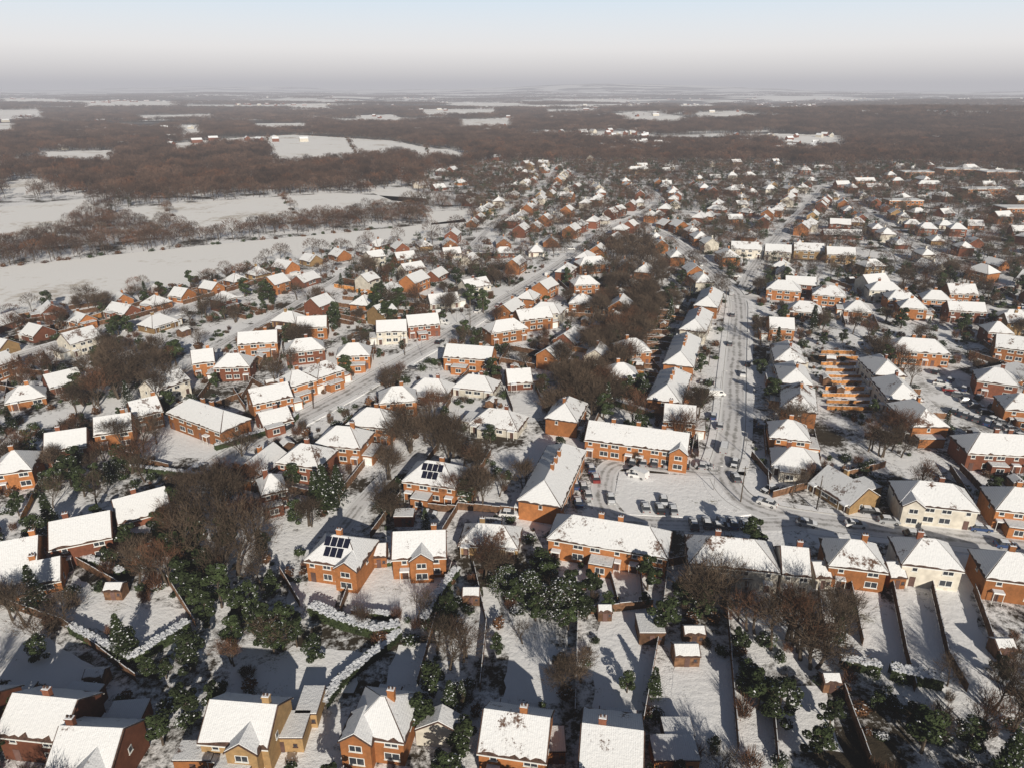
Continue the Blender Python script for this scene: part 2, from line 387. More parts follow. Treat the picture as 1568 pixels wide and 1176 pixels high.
def house(cx,cy,ang,L,D,kind='g',col='o',st=2,cross=None,solar=False,detail=True,name=None,ext=True):
    ze=4.8 if st==2 else 2.5; zr=ze+min(D*0.36,3.1); reg(cx,cy,L/2,D/2,ang)
    if name is None: name={'o':'brick_house','r':'brick_house','y':'brick_house','w':'rendered_house'}[col]
    if L>18: name={'w':'rendered_terrace'}.get(col,'brick_terrace')
    W=MB();T=MB();S=MB();Wi=MB();Dr=MB();Ch=MB()
    x0,x1,y0,y1=-L/2,L/2,-D/2,D/2
    W.box(x0,x1,y0,y1,-0.2,ze,0)
    if kind=='g':
        for x in (x0,x1):
            W.add([(x,y0,ze),(x,y1,ze),(x,0,zr)],[(0,1,2)],0)
        gable_roof(T,S,x0,x1,y0,y1,ze,zr,lite=not detail)
    else: hip_roof(T,S,x0,x1,y0,y1,ze,zr,lite=not detail)
    nun=max(1,round(L/7.0)); uw=L/nun
    for u in range(nun):
        ux=x0+uw*(u+.5); flip=1 if u%2 else -1
        for sgn,y in ((-1,y0),(1,y1)):
            dx=flip*uw*0.28
            window(Wi,ux-dx,0.9,min(2.2,uw*0.33),1.3,y,sgn)
            if st==2:
                window(Wi,ux-dx,3.3,min(1.9,uw*0.3),1.1,y,sgn); window(Wi,ux+dx,3.35,1.0,1.0,y,sgn)
            lo,hi=min(y,y+sgn*0.06),max(y,y+sgn*0.06)
            Dr.box(ux+dx-0.5,ux+dx+0.5,lo,hi,0.0,2.1,0)
            if detail and sgn==-1 and R()<0.8:
                Dr.box(ux+dx-0.9,ux+dx+0.9,y-1.2,y-0.01,2.3,2.42,1); Dr.box(ux+dx-0.88,ux+dx+0.88,y-1.18,y-0.03,2.425,2.6,2)
                Dr.box(ux+dx-0.85,ux+dx-0.77,y-1.15,y-1.07,0,2.3,1); Dr.box(ux+dx+0.77,ux+dx+0.85,y-1.15,y-1.07,0,2.3,1)
    if detail:
        for sgn,x in ((-1,x0),(1,x1)):
            window(Wi,U(-1.5,1.5),3.3 if st==2 else 1.0,0.8,1.0,x,sgn,'x')
        for y in (y0-0.46,y1+0.34): W.box(x0-0.2,x1+0.2,y,y+0.12,ze-0.42,ze-0.22,1)
    nch=max(1,nun//2+ (1 if nun>2 else 0))
    for i in range(nch):
        cxh=x0+L*(i+1)/(nch+1) if nch>1 else U(-0.4,0.4)*L
        if kind!='g': cxh*=0.5
        Ch.box(cxh-0.5,cxh+0.5,-0.33+0.4,0.33+0.4,zr-1.2,zr+1.1,0); Ch.box(cxh-0.58,cxh+0.58,-0.02,0.82,zr+1.1,zr+1.22,0)
        Ch.box(cxh-0.5,cxh+0.5,0.06,0.74,zr+1.225,zr+1.32,1)
        for q in (-0.25,0.25):
            Ch.box(cxh+q-0.11,cxh+q+0.11,0.29,0.51,zr+1.2,zr+1.65,2)
    if cross is not None:
        cw=2.1; xx=cross*L/2; pr=1.4
        W.box(xx-cw,xx+cw,y0-pr,y0-0.003,-0.2,ze-0.003,0); zc=ze+cw*0.75
        W.add([(xx-cw,y0-pr,ze-0.003),(xx+cw,y0-pr,ze-0.003),(xx,y0-pr,zc)],[(0,1,2)],0)
        gable_roof(T,S,y0-pr,-0.6 if zc<zr-0.2 else 0,xx-cw,xx+cw,ze+0.02,min(zc,zr-0.1),0.3,'y')
        window(Wi,xx,0.9,2.2,1.3,y0-pr,-1)
        if st==2: window(Wi,xx,3.3,1.8,1.1,y0-pr,-1)
    if ext and detail and R()<0.6:
        sg=random.choice((-1,1)); xx=U(-0.2,0.2)*L; w=U(1.6,2.6); yb=sg*D/2; dd=U(2.2,3.6)
        lo,hi=(yb-dd,yb-0.004) if sg<0 else (yb+0.004,yb+dd)
        W.box(xx-w,xx+w,lo,hi,-0.2,2.5,0); T.box(xx-w-.15,xx+w+.15,lo-(.15 if sg<0 else 0),hi+(.15 if sg>0 else 0),2.505,2.62,0)
        S.box(xx-w,xx+w,lo,hi,2.625,2.8,0)
        window(Wi,xx,0.8,1.8,1.3,(lo if sg<0 else hi),sg)
    if ext and detail and L<15 and R()<0.35:
        sg=random.choice((-1,1)); w=2.8; xb=sg*L/2; lo,hi=(xb-w,xb-.004) if sg<0 else (xb+.004,xb+w)
        W.box(lo,hi,-D*.42,D*.3,-.2,2.4,0); T.box(lo-(.15 if sg<0 else 0),hi+(.15 if sg>0 else 0),-D*.42-.15,D*.3+.15,2.405,2.52,0); S.box(lo+.05,hi-.05,-D*.42-.05,D*.3+.05,2.525,2.69,0)
        Dr.box((lo+hi)/2-1.1,(lo+hi)/2+1.1,-D*.42-.05,-D*.42-.003,0,2.1,1)
    if solar:
        sl=(zr-ze)/(D/2)
        for r_ in range(2):
            for c_ in range(4 if r_ else 3):
                xx=-2.6+c_*1.25-(0.0 if r_ else -0.5); ya=-D/2*0.82+r_*1.6; yb=ya+1.4
                za=zr+sl*ya+0.34; zb=zr+sl*yb+0.34
                Ch.slab([(xx,ya,za),(xx+1.1,ya,za),(xx+1.1,yb,zb),(xx,yb,zb)],0.06,3)
    if detail:
        e=bpy.data.objects.new(name,None); e.location=(cx,cy,0); e.rotation_euler=(0,0,ang); sc.collection.objects.link(e)
        for nm,b_,mats in (('walls',W,[M_br[col],M_frame]),('roof_tiles',T,[M_tile]),('roof_snow',S,[M_rs]),('windows',Wi,[M_frame,M_glass]),('doors_and_porch',Dr,[M_door,M_frame,M_snowcap]),('chimneys',Ch,[M_br['r' if col=='w' else col],M_snowcap,M_tile,M_panel])):
            if b_.v: mkobj(nm,b_.mesh(nm,mats),parent=e)
    else:
        A=MB(); mats=[M_br[col],M_frame,M_tile,M_rs,M_glass,M_door]
        for b_,mp in ((W,{0:0,1:1}),(T,{0:2}),(S,{0:3}),(Wi,{0:1,1:4}),(Dr,{0:5,1:1,2:3}),(Ch,{0:0,1:3,2:2,3:4})):
            o=len(A.v); A.v.extend(b_.v); A.f.extend([[i+o for i in f] for f in b_.f]); A.m.extend(mp[q] for q in b_.m)
        mkobj(name,A.mesh(name,mats),(cx,cy,0),ang)
def rh(u1,v1,u2,v2,D=8,kind='g',col='o',st=2,**k):
    z=(4.8 if st==2 else 2.5)+min(D*0.36,3.1)
    a=G(u1,v1,z); b=G(u2,v2,z); L=math.dist(a,b); ang=math.atan2(b[1]-a[1],b[0]-a[0])
    house((a[0]+b[0])/2,(a[1]+b[1])/2,ang,L,D,kind,col,st,**k)
HL=[
 (92,1112,188,1116,8,'g','r',2,dict(cross=0.4)),(322,1072,424,1080,8,'g','y',2,dict(cross=0.35)),(20,1062,118,1072,8,'g','r',2,{}),(-60,1060,-5,1060,8,'g','r',2,{}),
 (545,1062,628,1072,8,'h','o',2,dict(cross=-0.6)),(742,1086,842,1100,8,'g','o',2,{}),(892,1108,985,1120,11,'g','r',2,{}),
 (482,815,562,826,8.5,'h','o',2,dict(cross=0.6,solar=True)),(602,815,682,812,8,'g','o',2,dict(cross=0.1)),(708,800,795,806,7,'h','y',1,{}),
 (848,784,1026,812,8.5,'h','o',2,{}),(1056,818,1190,830,9,'h','w',2,{}),(1196,836,1238,840,8,'g','w',2,{}),(1268,822,1354,832,8.5,'h','o',2,{}),(1378,820,1468,830,8.5,'h','w',2,{}),(1505,840,1600,852,8.5,'h','o',2,{}),
 (1376,733,1492,745,9,'h','w',2,dict(cross=-0.7)),(1520,742,1610,752,9,'h','o',2,{}),(1474,662,1600,668,9,'h','r',2,{}),(1184,681,1258,690,9,'h','w',1,{}),(1268,712,1330,748,9,'g','y',1,{}),
 (902,644,1056,664,8.5,'g','o',2,dict(cross=0.85)),(868,668,826,750,9,'h','o',2,{}),(628,702,706,712,9,'h','o',2,dict(solar=True)),(728,622,800,632,9,'h','w',1,{}),(492,650,560,656,9,'h','o',2,{}),
 (540,622,604,628,9,'h','o',2,{}),(438,676,500,684,9,'h','r',2,{}),(276,606,358,634,9,'h','o',2,{}),(172,766,252,745,8.5,'g','r',2,{}),(75,800,168,782,9,'g','r',2,{}),(-20,834,58,820,9,'g','o',2,{}),(-10,872,92,852,7,'g','o',1,{}),
 (143,640,200,632,8,'g','o',2,{}),(68,664,132,655,8,'g','r',2,{}),(-10,694,50,686,9,'h','o',2,{}),(196,616,240,606,8,'g','o',2,{}),(5,596,66,586,8,'h','o',1,{}),(66,575,118,563,8,'g','r',1,{}),
 (364,510,424,506,8,'g','o',2,{}),(330,543,384,541,8,'h','r',2,{}),(292,538,326,534,8,'g','o',2,{}),(435,522,494,516,8,'h','r',2,{}),(455,486,500,484,8,'g','o',2,{}),(430,574,472,562,8,'h','o',2,{}),(474,560,514,548,8,'h','o',2,{}),
 (516,527,566,525,8,'h','o',2,{}),(380,597,440,585,8,'g','o',2,{}),(576,492,622,490,8,'g','w',2,{}),(622,484,670,480,8,'g','r',2,{}),(580,594,636,590,8,'h','o',2,{}),(395,633,440,622,7,'g','r',1,{}),(395,730,432,722,7,'h','r',2,{}),
 (684,527,756,532,8,'g','o',2,{}),(745,494,800,486,8,'h','o',2,{}),(790,476,840,470,8,'g','o',2,{}),(815,462,862,466,8,'h','w',2,{}),(775,566,812,564,8,'g','r',1,{}),(632,578,690,582,8,'h','r',1,{}),(700,572,760,578,8,'h','w',1,{}),
 (884,395,930,392,8,'h','o',2,{}),(876,424,914,422,8,'h','o',2,{}),(874,450,910,452,8,'h','o',2,{}),(944,520,992,518,9,'h','o',2,{}),(926,556,976,556,9,'h','o',2,{}),(708,430,744,424,8,'g','w',2,{}),(655,452,700,448,8,'g','w',1,{}),
 (1054,504,1040,545,9,'h','o',2,{}),(1036,556,1018,598,9,'h','o',2,{}),(1018,618,1066,622,8,'g','o',2,{}),(1075,466,1062,494,9,'h','w',2,{}),(1092,436,1082,458,9,'h','o',2,{}),
 (1204,516,1212,540,9,'h','w',2,{}),(1212,546,1222,572,9,'h','o',2,{}),(1224,578,1226,612,9,'h','o',2,{}),(1180,640,1240,646,9,'h','o',2,{}),(1178,486,1216,488,8,'g','o',2,{}),
 (1340,536,1366,560,9,'h','w',2,{}),(1362,566,1390,596,9,'h','w',2,{}),(1388,602,1430,636,9,'h','o',2,{}),(1362,516,1452,522,9,'h','o',2,{}),(1358,444,1404,446,8,'h','o',2,{}),(1412,444,1456,447,8,'h','o',2,{}),
 (1498,560,1560,568,9,'h','r',2,{}),(1536,600,1600,606,9,'h','o',2,{}),(1510,492,1548,494,8,'h','r',2,{}),(1526,512,1590,520,9,'g','o',2,{}),
 (1120,370,1168,372,9,'g','w',2,{}),(1172,374,1212,376,9,'g','w',2,{}),(1216,372,1262,374,9,'g','y',2,{}),(1266,378,1310,380,9,'g','y',2,{}),(1176,428,1228,432,9,'h','o',2,{}),(1246,436,1296,440,9,'h','o',2,{}),(1208,460,1260,464,9,'h','o',1,{}),
]
for h_ in HL:
    rh(*h_[:8],**h_[8])
# unseen houses added just south of the view to shade the foreground
for x in (-88,-62,-30,-6,24,48,78): house(x+U(-2,2),45+U(-3,3),U(-.1,.1),U(12,17),8.5,random.choice('hg'),random.choice('or'),2,detail=False)
FENCED=Poly([(1235,520),(1325,520),(1375,640),(1240,640)])
def row(px,side_off,space,L,D,col='o',st=2,turn=0,prob=0.9,kinds='hg',ph=0.75):
    P=resample(smooth(GP(px),2),1.0); Nn=normals(P)
    i=int(space/2)
    while i<len(P):
        so=side_off+U(-2,2); p=P[i]; n=Nn[i]; x=p[0]+n[0]*so; y=p[1]+n[1]*so
        i+=int(space+U(-1,4))
        if R()>prob or FENCED.has(x,y): continue
        l=L*U(0.8,1.25)
        ok=not nearroad(x,y,D/2+1.0)
        for sx in (-l/2,0,l/2):
            if inhouse(x+n[1]*sx,y-n[0]*sx,D/2+1.0): ok=False
        if not ok: continue
        if any(f.has(x,y) for f in FIELDS): continue
        a=math.atan2(-n[0],n[1])+turn+U(-.1,.1)
        if math.cos(a)<0: a+=math.pi
        house(x,y,a,l,D*U(.85,1.1),random.choice(kinds),random.choice(col),st if R()<ph else 1,detail=y<300)
R3=roads_px[3][0]; R4=roads_px[4][0]; RA=roads_px[0][0]; RF=roads_px[5][0]
for o in (13,-13): row(R4,o,13.5,9.5,8,'ooryw',1 if o>0 else 2,turn=0 if o<0 else math.pi/2,ph=.6)
for o in (14,-14): row(R3,o,15,10,8,'oorwr',2)
for o in (14,-14): row(RA,o,14,10.5,8.5,'ooow',2)
for o in (15,-14): row(RF,o,15,11,8.5,'oorw',2)
row(R3,-46,18,10,8,'orrw',2,ph=.5,prob=.8); row(R3,45,18,10,8,'oorw',2,ph=.5,prob=.8); row(R4,-44,18,10,8,'oorw',2,ph=.5,prob=.8)
row(RA,44,16,10,8,'oow',2,prob=.8)
for k in (7,8,9,10):
    for o in (14,-14): row(roads_px[k][0],o,16,10.5,8,'orrwy',2,prob=.72,ph=.5)
row([(0,500),(130,478),(300,446),(420,415),(520,395),(640,380)],0,11.5,8,8,'owyr',1,turn=math.pi/2,kinds='g')
SETT=Poly([(-400,560),(0,484),(130,464),(300,434),(400,414),(480,390),(620,376),(722,357),(730,335),(690,300),(620,285),(640,272),(700,262),(760,246),(900,228),(1010,205),(1060,235),(1230,258),(1400,252),(1568,260),(1900,262),(2600,1400),(-1000,1400)])
# flat-roofed blocks on the far right of the estate
def flatblock(u,v,L,D,h,a=0.0):
    x,y=G(u,v)
    W=MB(); W.box(-L/2,L/2,-D/2,D/2,-.2,h,0); W.box(-L/2-.2,L/2+.2,-D/2-.2,D/2+.2,h+.003,h+.3,1); W.box(-L/2+.1,L/2-.1,-D/2+.1,D/2-.1,h+.305,h+.5,2)
    n=int(L/3.2)
    for i in range(n):
        for fl in range(int(h//2.8)):
            xx=-L/2+L*(i+.5)/n; W.box(xx-.9,xx+.9,-D/2-.05,-D/2-.002,fl*2.8+.9,fl*2.8+2.2,1); W.box(xx-.78,xx+.78,-D/2-.08,-D/2-.052,fl*2.8+1.02,fl*2.8+2.08,3)
    mkobj('flat_roofed_building',W.mesh('flat_roofed_building',[M_br['o'],M_frame,M_rs,M_glass]),(x,y,0),a); reg(x,y,L/2,D/2,a)
for a in [(1470,268,45,18,6),(1530,272,40,20,6),(1400,272,30,16,5.8),(1500,300,34,14,6,.1),(1560,330,30,16,5.8),(1545,585,20,11,3,.4),(1380,318,26,12,5.7)]: flatblock(*a)
def fill(region,ang,rs,hs,ylo,yhi,xlo,xhi,prob,cols):
    c,s=math.cos(ang),math.sin(ang)
    n=0; r=-900.0
    while r<1300:
        q=-1300.0
        while q<1300:
            x=q*c-r*s; y=500+q*s+r*c; q+=hs+U(-2,4)
            w_=noise.noise(Vector((x/160,y/160,33)))*26; x+=U(-2.5,2.5); y+=U(-3.5,3.5)+w_
            if not(ylo<y<yhi and xlo(y)<x<xhi(y)): continue
            if R()>prob or not region.has(x,y) or nearroad(x,y,7) or FENCED.has(x,y): continue
            if any(f.has(x,y) for f in FIELDS): continue
            if noise.noise(Vector((x/60,y/60,5)))>(0.18 if y<520 else (0.05 if y<680 else -.04)): continue
            l=U(8,13) if R()<.85 else U(16,26); ok=not any(inhouse(x+c*sx,y+s*sx,6.5) for sx in (-l/2,0,l/2))
            if not ok: continue
            a=ang+random.choice((0,0,0,math.pi/2))+U(-.25,.25)+w_*.015
            house(x,y,a,l,U(7,8.5),random.choice('hg'),random.choice(cols),2 if R()<.35 else 1,detail=False); n+=1
        r+=rs
    return n
CORR=Poly([(925,370),(1000,385),(1010,440),(1000,500),(925,520),(925,430)])
class Neg:
    def has(s,x,y): return SETT.has(x,y) and not CORR.has(x,y)
n1=fill(Neg(),math.radians(62),28,15,250,880,lambda y:-1e4,lambda y:0.16*y,0.78,'orrwy')
n2=fill(Neg(),math.radians(8),30,15,250,880,lambda y:0.16*y,lambda y:0.95*y,0.78,'orrwyw')
# ---------------- trees -----------------
def perp(d):
    a=Vector((0,0,1)) if abs(d.z)<0.9 else Vector((1,0,0)); u=d.cross(a).normalized(); return u,d.cross(u).normalized()
def tube(mb_,p0,p1,r0,r1,n,m):
    d=(p1-p0).normalized(); u,w=perp(d); vs=[]
    for p,r in ((p0,r0),(p1,r1)):
        for i in range(n):
            a=2*math.pi*i/n; vs.append(tuple(p+u*math.cos(a)*r+w*math.sin(a)*r))
    mb_.add(vs,[(i,(i+1)%n,n+(i+1)%n,n+i) for i in range(n)],m)
def sliver(mb_,p,d,l,w,m):
    u,_=perp(d); a=R()*6.28; u=(u*math.cos(a)+_*math.sin(a))*w/2
    e=p+d*l; mb_.add([tuple(p-u),tuple(p+u),tuple(e)],[(0,1,2)],m)
def bare_tree(h,levels,kids,spread=0.75,tw=3,multi=1):
    m_=MB()
    def grow(p,d,r,L,lv):
        segs=3 if lv<2 else 2; pts=[p]; rr=r; n=6 if lv==0 else (4 if lv==1 else 3)
        for i in range(segs):
            d=(d+Vector((U(-1,1),U(-1,1),U(-0.3,0.6)))*0.16).normalized(); q=pts[-1]+d*L/segs; r2=r*(1-0.5*(i+1)/segs)
            tube(m_,pts[-1],q,rr,r2,n,0); rr=r2; pts.append(q)
        if lv>=levels:
            for _ in range(tw):
                k=random.choice(pts); dd=(d+Vector((U(-1,1),U(-1,1),U(-.3,.9)))*0.9).normalized(); sliver(m_,k,dd,L*U(.5,1.1),0.06,1)
            return
        for k in range(kids[lv]):
            t=U(0.45,1.0) if lv else U(0.4,1.0); f=t*segs; i=min(segs-1,int(f)); q=pts[i].lerp(pts[i+1],f-i)
            u,w=perp(d); a=2*math.pi*(k+U(-.3,.3))/kids[lv]; s=spread*U(.6,1.3)
            dd=(d+(u*math.cos(a)+w*math.sin(a))*s+Vector((0,0,0.15))).normalized()
            grow(q,dd,max(0.012,rr*U(.55,.8)),L*U(.58,.8),lv+1)
        grow(pts[-1],(d+Vector((U(-.2,.2),U(-.2,.2),0))).normalized(),rr*0.9,L*0.7,lv+1)
    for k in range(multi):
        b=Vector((U(-.8,.8)*(multi>1),U(-.8,.8)*(multi>1),0)); grow(b,Vector((U(-.2,.2),U(-.2,.2),1)).normalized(),h*0.022,h*0.32,0)
    zm=max(v[2] for v in m_.v); k=h/zm; m_.v=[(x*k,y*k,z*k) for x,y,z in m_.v]
    return m_
def leafball(m_,c,rad,n,size,snowp,m0=0,ms=1):
    for _ in range(n):
        while True:
            q=Vector((U(-1,1),U(-1,1),U(-1,1)))
            if 0.3<q.length<1: break
        q=q.normalized()*(q.length**0.4)
        p=Vector((c[0]+q.x*rad[0],c[1]+q.y*rad[1],c[2]+q.z*rad[2]))
        if p.z<0.05: continue
        nn=(q+Vector((U(-1,1),U(-1,1),U(-1,1)))*0.7).normalized(); u,w=perp(nn); s=size*U(.6,1.4)
        snow=q.z>0.25 and R()<snowp
        if snow: nn=Vector((U(-.5,.5),U(-.5,.5),1)).normalized(); u,w=perp(nn); p.z+=0.04; s*=.8
        u*=s;w*=s*U(.5,1)
        m_.add([tuple(p-u),tuple(p-w*.8),tuple(p+u),tuple(p+w)],[(0,1,2,3)],ms if snow else m0)
def evergreen(h,r,snowp,dens=1.0,blobs=14):
    m_=MB(); tube(m_,Vector((0,0,0)),Vector((0,0,h*.7)),0.22,0.08,6,2)
    for k in range(blobs):
        t=U(0.15,0.95); rr=r*math.sqrt(max(0.05,1-abs(t-0.4)**1.5*1.9)); a=R()*6.28; d=rr*U(.2,.8); s=r*U(.22,.42)
        c=(math.cos(a)*d,math.sin(a)*d,h*t)
        tube(m_,Vector((0,0,c[2]*.7)),Vector(c),0.07,0.02,3,2)
        leafball(m_,c,(s,s,s*.8),int(150*dens),0.19,snowp*U(.2,1.8))
    return m_
def spready(h,r,snowp):
    m_=MB(); tube(m_,Vector((0,0,0)),Vector((0,0,h*.85)),0.28,0.08,7,2)
    for k in range(80):
        t=U(.12,1); z=h*t*.9; a=R()*6.28; L=r*(1.05-t*.75)*U(.7,1.15); d=Vector((math.cos(a),math.sin(a),U(.15,.5)))
        pts=[Vector((0,0,z))+d*L*s+Vector((0,0,-1.2*s*s)) for s in (.1,.4,.7,1.0)]
        for p,q in zip(pts,pts[1:]): tube(m_,p,q,.05,.03,3,2)
        for j in range(70):
            s=U(.15,1.0); p=Vector((0,0,z))+d*L*s+Vector((0,0,-1.2*s*s))+Vector((U(-.5,.5),U(-.5,.5),U(-.35,.2)))
            sn=R()<snowp*(.4+1.2*s); nn=Vector((U(-.5,.5),U(-.5,.5),1 if sn else U(-.3,1))).normalized(); u,w=perp(nn); e=U(.07,.16) if sn else U(.10,.24); u*=e; w*=e*.7
            if sn: p.z+=.06
            m_.add([tuple(p-u),tuple(p-w),tuple(p+u),tuple(p+w)],[(0,1,2,3)],1 if sn else 0)
    return m_
def conifer(h,r,snowp,dens=1.0):
    m_=MB(); tube(m_,Vector((0,0,0)),Vector((0,0,h)),0.2,0.02,6,2); n=int(300*dens)
    for k in range(n):
        t=(k/n)**0.8; z=h*(0.08+0.9*t); L=r*(1-t)*U(.75,1.15)+0.2; a=k*2.4+U(-.3,.3); d=Vector((math.cos(a),math.sin(a),-0.15))
        for j in range(10):
            p=Vector((0,0,z))+d*L*(0.25+0.75*j/8)+Vector((U(-.2,.2),U(-.2,.2),U(-.12,.1))); s=U(.12,.26)
            sn=R()<snowp; nn=Vector((U(-.5,.5),U(-.5,.5),1)).normalized(); u,w=perp(nn); u*=s; w*=s*.7
            if sn: p.z+=0.08
            m_.add([tuple(p-u),tuple(p-w),tuple(p+u),tuple(p+w)],[(0,1,2,3)],1 if sn else 0)
    return m_
def shrub(r,h,snowp,n=420,sz=0.13):
    m_=MB()
    for k in range(5):
        a=R()*6.28; d=r*U(0,.5); leafball(m_,(math.cos(a)*d,math.sin(a)*d,h*U(.3,.55)),(r*U(.5,.7),r*U(.5,.7),h*U(.35,.5)),n//5,sz,snowp)
    for k in range(10): sliver(m_,Vector((0,0,0)),Vector((U(-.6,.6),U(-.6,.6),1)).normalized(),h*U(.8,1.1),0.06,2)
    return m_
def bareshrub(r,h,n=300):
    m_=MB()
    for k in range(n):
        a=R()*6.28; d=r*math.sqrt(R())*.55; p=Vector((math.cos(a)*d,math.sin(a)*d,h*U(0,.6))); sliver(m_,p,Vector((math.cos(a)*.5+U(-.4,.4),math.sin(a)*.5+U(-.4,.4),1)).normalized(),h*U(.3,.6),0.06,0)
    return m_
def lowtree(h,r,n,w=0.14,m_=None,off=(0,0),sc_=1):
    m_=m_ or MB(); ox,oy=off
    tube(m_,Vector((ox,oy,0)),Vector((ox,oy,h*.5)),0.2,0.1,4,0)
    for k in range(7):
        a=R()*6.28; tube(m_,Vector((ox,oy,h*U(.25,.5))),Vector((ox+math.cos(a)*r*.6,oy+math.sin(a)*r*.6,h*U(.6,.85))),0.1,0.03,3,0)
    for k in range(n):
        a=R()*6.28; d=r*math.sqrt(R()); zt=h*(0.45+0.5*math.sqrt(max(0,1-(d/r)**2))); z=zt-abs(random.gauss(0,.22))*h*.6
        p=Vector((ox+math.cos(a)*d,oy+math.sin(a)*d,max(z,h*.25)))
        sliver(m_,p,Vector((math.cos(a)*.6+U(-.5,.5),math.sin(a)*.6+U(-.5,.5),U(.4,1.2))).normalized(),U(.8,1.8)*sc_,w,1)
    return m_
BT=[bare_tree(12,3,[5,5,4],0.75,6).mesh('bare_tree',[M_bark,M_twig]),bare_tree(11,3,[6,5,4],0.95,6).mesh('bare_tree',[M_bark,M_twig]),
    bare_tree(13,3,[5,5,4],0.6,5,2).mesh('bare_tree',[M_bark,M_twigR]),bare_tree(10,3,[5,5,5],0.85,4,3).mesh('bare_tree',[M_bark,M_twig]),
    bare_tree(14,4,[5,4,4,3],0.7,4).mesh('bare_tree',[M_bark,M_twig])]
BTH=[12,11,13,10,14]
EV=[evergreen(8,2.8,.08,1.2,18).mesh('evergreen_tree',[M_leaf,M_snowcap,M_bark]),evergreen(7,2.4,.04,1.2,16).mesh('evergreen_tree',[M_leaf,M_snowcap,M_bark]),spready(7,4.2,.17).mesh('evergreen_tree',[M_leaf,M_snowcap,M_bark])]
CO=[conifer(11,2.6,.07).mesh('conifer_tree',[M_leaf,M_snowcap,M_bark]),conifer(8,1.6,.05).mesh('conifer_tree',[M_leaf,M_snowcap,M_bark])]
def coll(items):
    c=bpy.data.collections.new('protos')
    for i,(nm,me) in enumerate(items):
        o=bpy.data.objects.new('%02d_%s'%(i,nm),me); c.objects.link(o)
    return c
def scatter(name,pts,col):
    me=bpy.data.meshes.new(name); me.from_pydata([p[0] for p in pts],[],[])
    a=me.attributes.new('idx','INT','POINT'); a.data.foreach_set('value',[p[1] for p in pts])
    a=me.attributes.new('rotz','FLOAT','POINT'); a.data.foreach_set('value',[U(0,6.28) for p in pts])
    a=me.attributes.new('scl','FLOAT_VECTOR','POINT'); a.data.foreach_set('vector',[q for p in pts for q in p[2]])
    o=mkobj(name,me)
    ng=bpy.data.node_groups.new(name,'GeometryNodeTree')
    ng.interface.new_socket('Geometry',in_out='INPUT',socket_type='NodeSocketGeometry'); ng.interface.new_socket('Geometry',in_out='OUTPUT',socket_type='NodeSocketGeometry')
    n=ng.nodes; l=ng.links
    gi=n.new('NodeGroupInput');go=n.new('NodeGroupOutput');ip=n.new('GeometryNodeInstanceOnPoints');ci=n.new('GeometryNodeCollectionInfo')
    ci.inputs['Collection'].default_value=col; ci.inputs['Separate Children'].default_value=True; ci.inputs['Reset Children'].default_value=True
    ip.inputs['Pick Instance'].default_value=True
    def na(nm,t):
        q=n.new('GeometryNodeInputNamedAttribute'); q.data_type=t; q.inputs['Name'].default_value=nm
        return [s for s in q.outputs if s.enabled and s.name=='Attribute'][0]
    cx=n.new('ShaderNodeCombineXYZ'); l.new(na('rotz','FLOAT'),cx.inputs[2])
    l.new(gi.outputs[0],ip.inputs['Points']); l.new(ci.outputs[0],ip.inputs['Instance']); l.new(na('idx','INT'),ip.inputs['Instance Index'])
    l.new(cx.outputs[0],ip.inputs['Rotation']); l.new(na('scl','FLOAT_VECTOR'),ip.inputs['Scale']); l.new(ip.outputs[0],go.inputs[0])
    md=o.modifiers.new('scatter','NODES'); md.node_group=ng
    return o
def puttree(kind,x,y,h):
    if kind=='b':
        i=random.randrange(5); s=h/BTH[i]; mkobj('bare_tree',BT[i],(x,y,0),R()*6.28,scale=(s*U(.95,1.25),s*U(.95,1.25),s))
    elif kind=='e':
        i=random.randrange(2); s=h/(8,7)[i]; mkobj('evergreen_tree',EV[i],(x,y,0),R()*6.28,scale=(s*U(.9,1.2),)*2+(s,))
    elif kind=='s': s=h/7; mkobj('evergreen_tree',EV[2],(x,y,0),R()*6.28,scale=(s*1.1,s*1.1,s))
    elif kind=='c':
        i=random.randrange(2); s=h/(11,8)[i]; mkobj('conifer_tree',CO[i],(x,y,0),R()*6.28,scale=(s,s,s))
